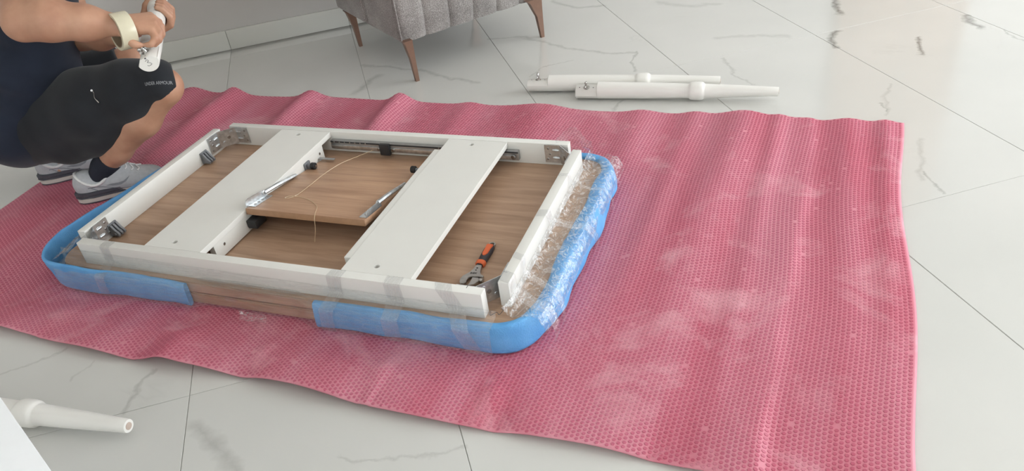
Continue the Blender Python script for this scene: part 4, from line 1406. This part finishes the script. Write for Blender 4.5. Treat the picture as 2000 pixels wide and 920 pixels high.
def sneaker(heel, ang):
    M_ = Matrix.Translation((heel[0], heel[1], heel[2])) @ Matrix.Rotation(ang, 4, 'Z')
    U = [ell((0.045, 0, 0.060), (0.048, 0.040, 0.052), 0.03), ell((0.125, 0.0, 0.052), (0.085, 0.044, 0.050), 0.03), ell((0.150, 0.0, 0.078), (0.050, 0.030, 0.042), 0.025), ell((0.215, 0.0, 0.043), (0.082, 0.049, 0.036), 0.03)]
    # the ankle opening is scooped out of the upper
    V, Q = sdf_mesh(U, 0.004, 0.0, (((0, 0, 0.026), (0, 0, -1)),))
    V = relax(V, Q, 1)
    root = np_mesh('shoe', V, Q, 'shoe_mesh', PER)
    root.matrix_parent_inverse = PER.matrix_world.inverted(); root.matrix_basis = M_
    bv = BVHTree.FromPolygons([tuple(v) for v in V], [tuple(q) for q in Q])
    out = []
    halfw = [(0.0, .024), (0.02, .036), (0.06, .041), (0.11, .039), (0.16, .043), (0.21, .051), (0.25, .048), (0.28, .034), (0.296, .014)]
    pts = [(x, -w) for x, w in halfw] + [(x, w) for x, w in halfw[::-1]]
    P2 = smooth_path([(p[0], p[1], 0) for p in pts + [pts[0]]], 4)[:-1]
    ol = [(p.x, p.y) for p in P2]
    prism('outsole', [(x * 1.0, y * 0.98) for x, y in ol], 0.0, 0.007, 'sole_dark', root, 0.001)
    prism('midsole', [(x, y * 1.12) for x, y in ol], 0.006, 0.024, 'sole_white', root, 0.003)
    prism('midsole', [(x * 0.995, y * 1.04) for x, y in ol], 0.0235, 0.036, 'sole_white', root, 0.003)
    hw = [(-0.004, .024), (0.013, .039), (0.06, .0475), (0.11, .0465), (0.15, .0470), (0.19, .0440)]
    for z0, z1, L in ((0.0225, 0.0310, 1.0), (0.0320, 0.0440, 0.95)):
        bp = [(x * L, -w) for x, w in hw] + [(x * L, w) for x, w in hw[::-1]]
        prism('heel_band', bp, z0, z1, 'sole_dark', root, 0.0015)
    # collar rim round the ankle
    rim = []
    for k in range(28):
        a = 2 * PI * k / 28
        x = 0.082 + 0.064 * math.cos(a); y = 0.0435 * math.sin(a)
        z = 0.066 + 0.048 * max(0, math.cos(a)) ** 2 + 0.040 * max(0, -math.cos(a)) ** 2
        rim.append((x, y, z))
    rim.append(rim[0])
    tube('collar', rim, 0.0055, 'shoe_lining', root, 8)
    for k in range(5):
        x = 0.150 + 0.018 * k
        tube('lace', stick([(x + 0.006 * math.sin(j), -0.024 + 0.006 * j, 0.1) for j in range(9)], bv, (0, 0, -1), 0.001), 0.0028, 'shoe_lining', root, 6)
    tube('lace', smooth_path([(0.150, 0.0, 0.121), (0.158, -0.018, 0.128), (0.175, -0.030, 0.108), (0.165, -0.008, 0.119), (0.15, 0.016, 0.125), (0.17, 0.03, 0.105)], 5), 0.0024, 'shoe_lining', root, 6)
    # swoosh-shaped mark and overlay line on both sides
    for s in (-1, 1):
        sw = [(0.112, 0.058), (0.135, 0.052), (0.160, 0.051), (0.180, 0.058), (0.196, 0.072), (0.186, 0.068), (0.172, 0.0615), (0.155, 0.0595), (0.13, 0.0605)]
        top = stick([(x, s * 0.02, z) for x, z in sw], bv, (0, -s, 0), 0.0012)
        pydata('side_mark', top, [tuple(range(len(top)))], 'shoe_trim', root, False)
        ln = stick([(0.052 + 0.012 * k, s * 0.02, 0.060 - 0.0022 * k + 0.004 * math.sin(k * .5)) for k in range(13)], bv, (0, -s, 0), 0.0)
        tube('overlay_seam', ln, 0.0016, 'shoe_trim', root, 6)
        ln = stick([(0.060 + 0.005 * k, s * 0.02, 0.060 - 0.004 * k) for k in range(5)], bv, (0, -s, 0), 0.0)
        tube('overlay_seam', ln, 0.0016, 'shoe_trim', root, 6)
    return root


sneaker((-1.035, 2.718, 0.0046), math.radians(1.0))
sneaker((-1.215, 2.950, 0.0046), math.radians(2.0))
# short dark hair
V, Q = sdf_mesh([ell((-0.785, 2.89, 1.085), (0.104, 0.084, 0.090), 0.02)], 0.006, 0.0, (((-0.72, 2.89, 1.07), (0.7, 0, -0.71)),))
unparent_keep(np_mesh('hair', V, Q, 'hair', PER))

# ================================================================== roll of clear tape worn on the wrist
TR = empty('tape_roll')
ax = Vector((0.84, 0.48, -0.10)).normalized()
q = Vector((1, 0, 0)).rotation_difference(ax).to_matrix().to_4x4(); q.translation = Vector((-0.616, 2.452, 0.625))
TR.matrix_world = q
tag(TR, 'roll of yellowish clear packing tape worn like a bracelet on the wrist', 'tape roll')
lathe('tape', [(-0.022, .0440), (-0.022, .0525), (-0.020, .0532), (0.020, .0532), (0.022, .0525), (0.022, .0440), (-0.022, .0440)], 'tape_body', TR, 48, 'x', False)
lathe('core', [(-0.0223, .0412), (-0.0223, .0439), (0.0223, .0439), (0.0223, .0412), (-0.0223, .0412)], 'tape_core', TR, 48, 'x', False)
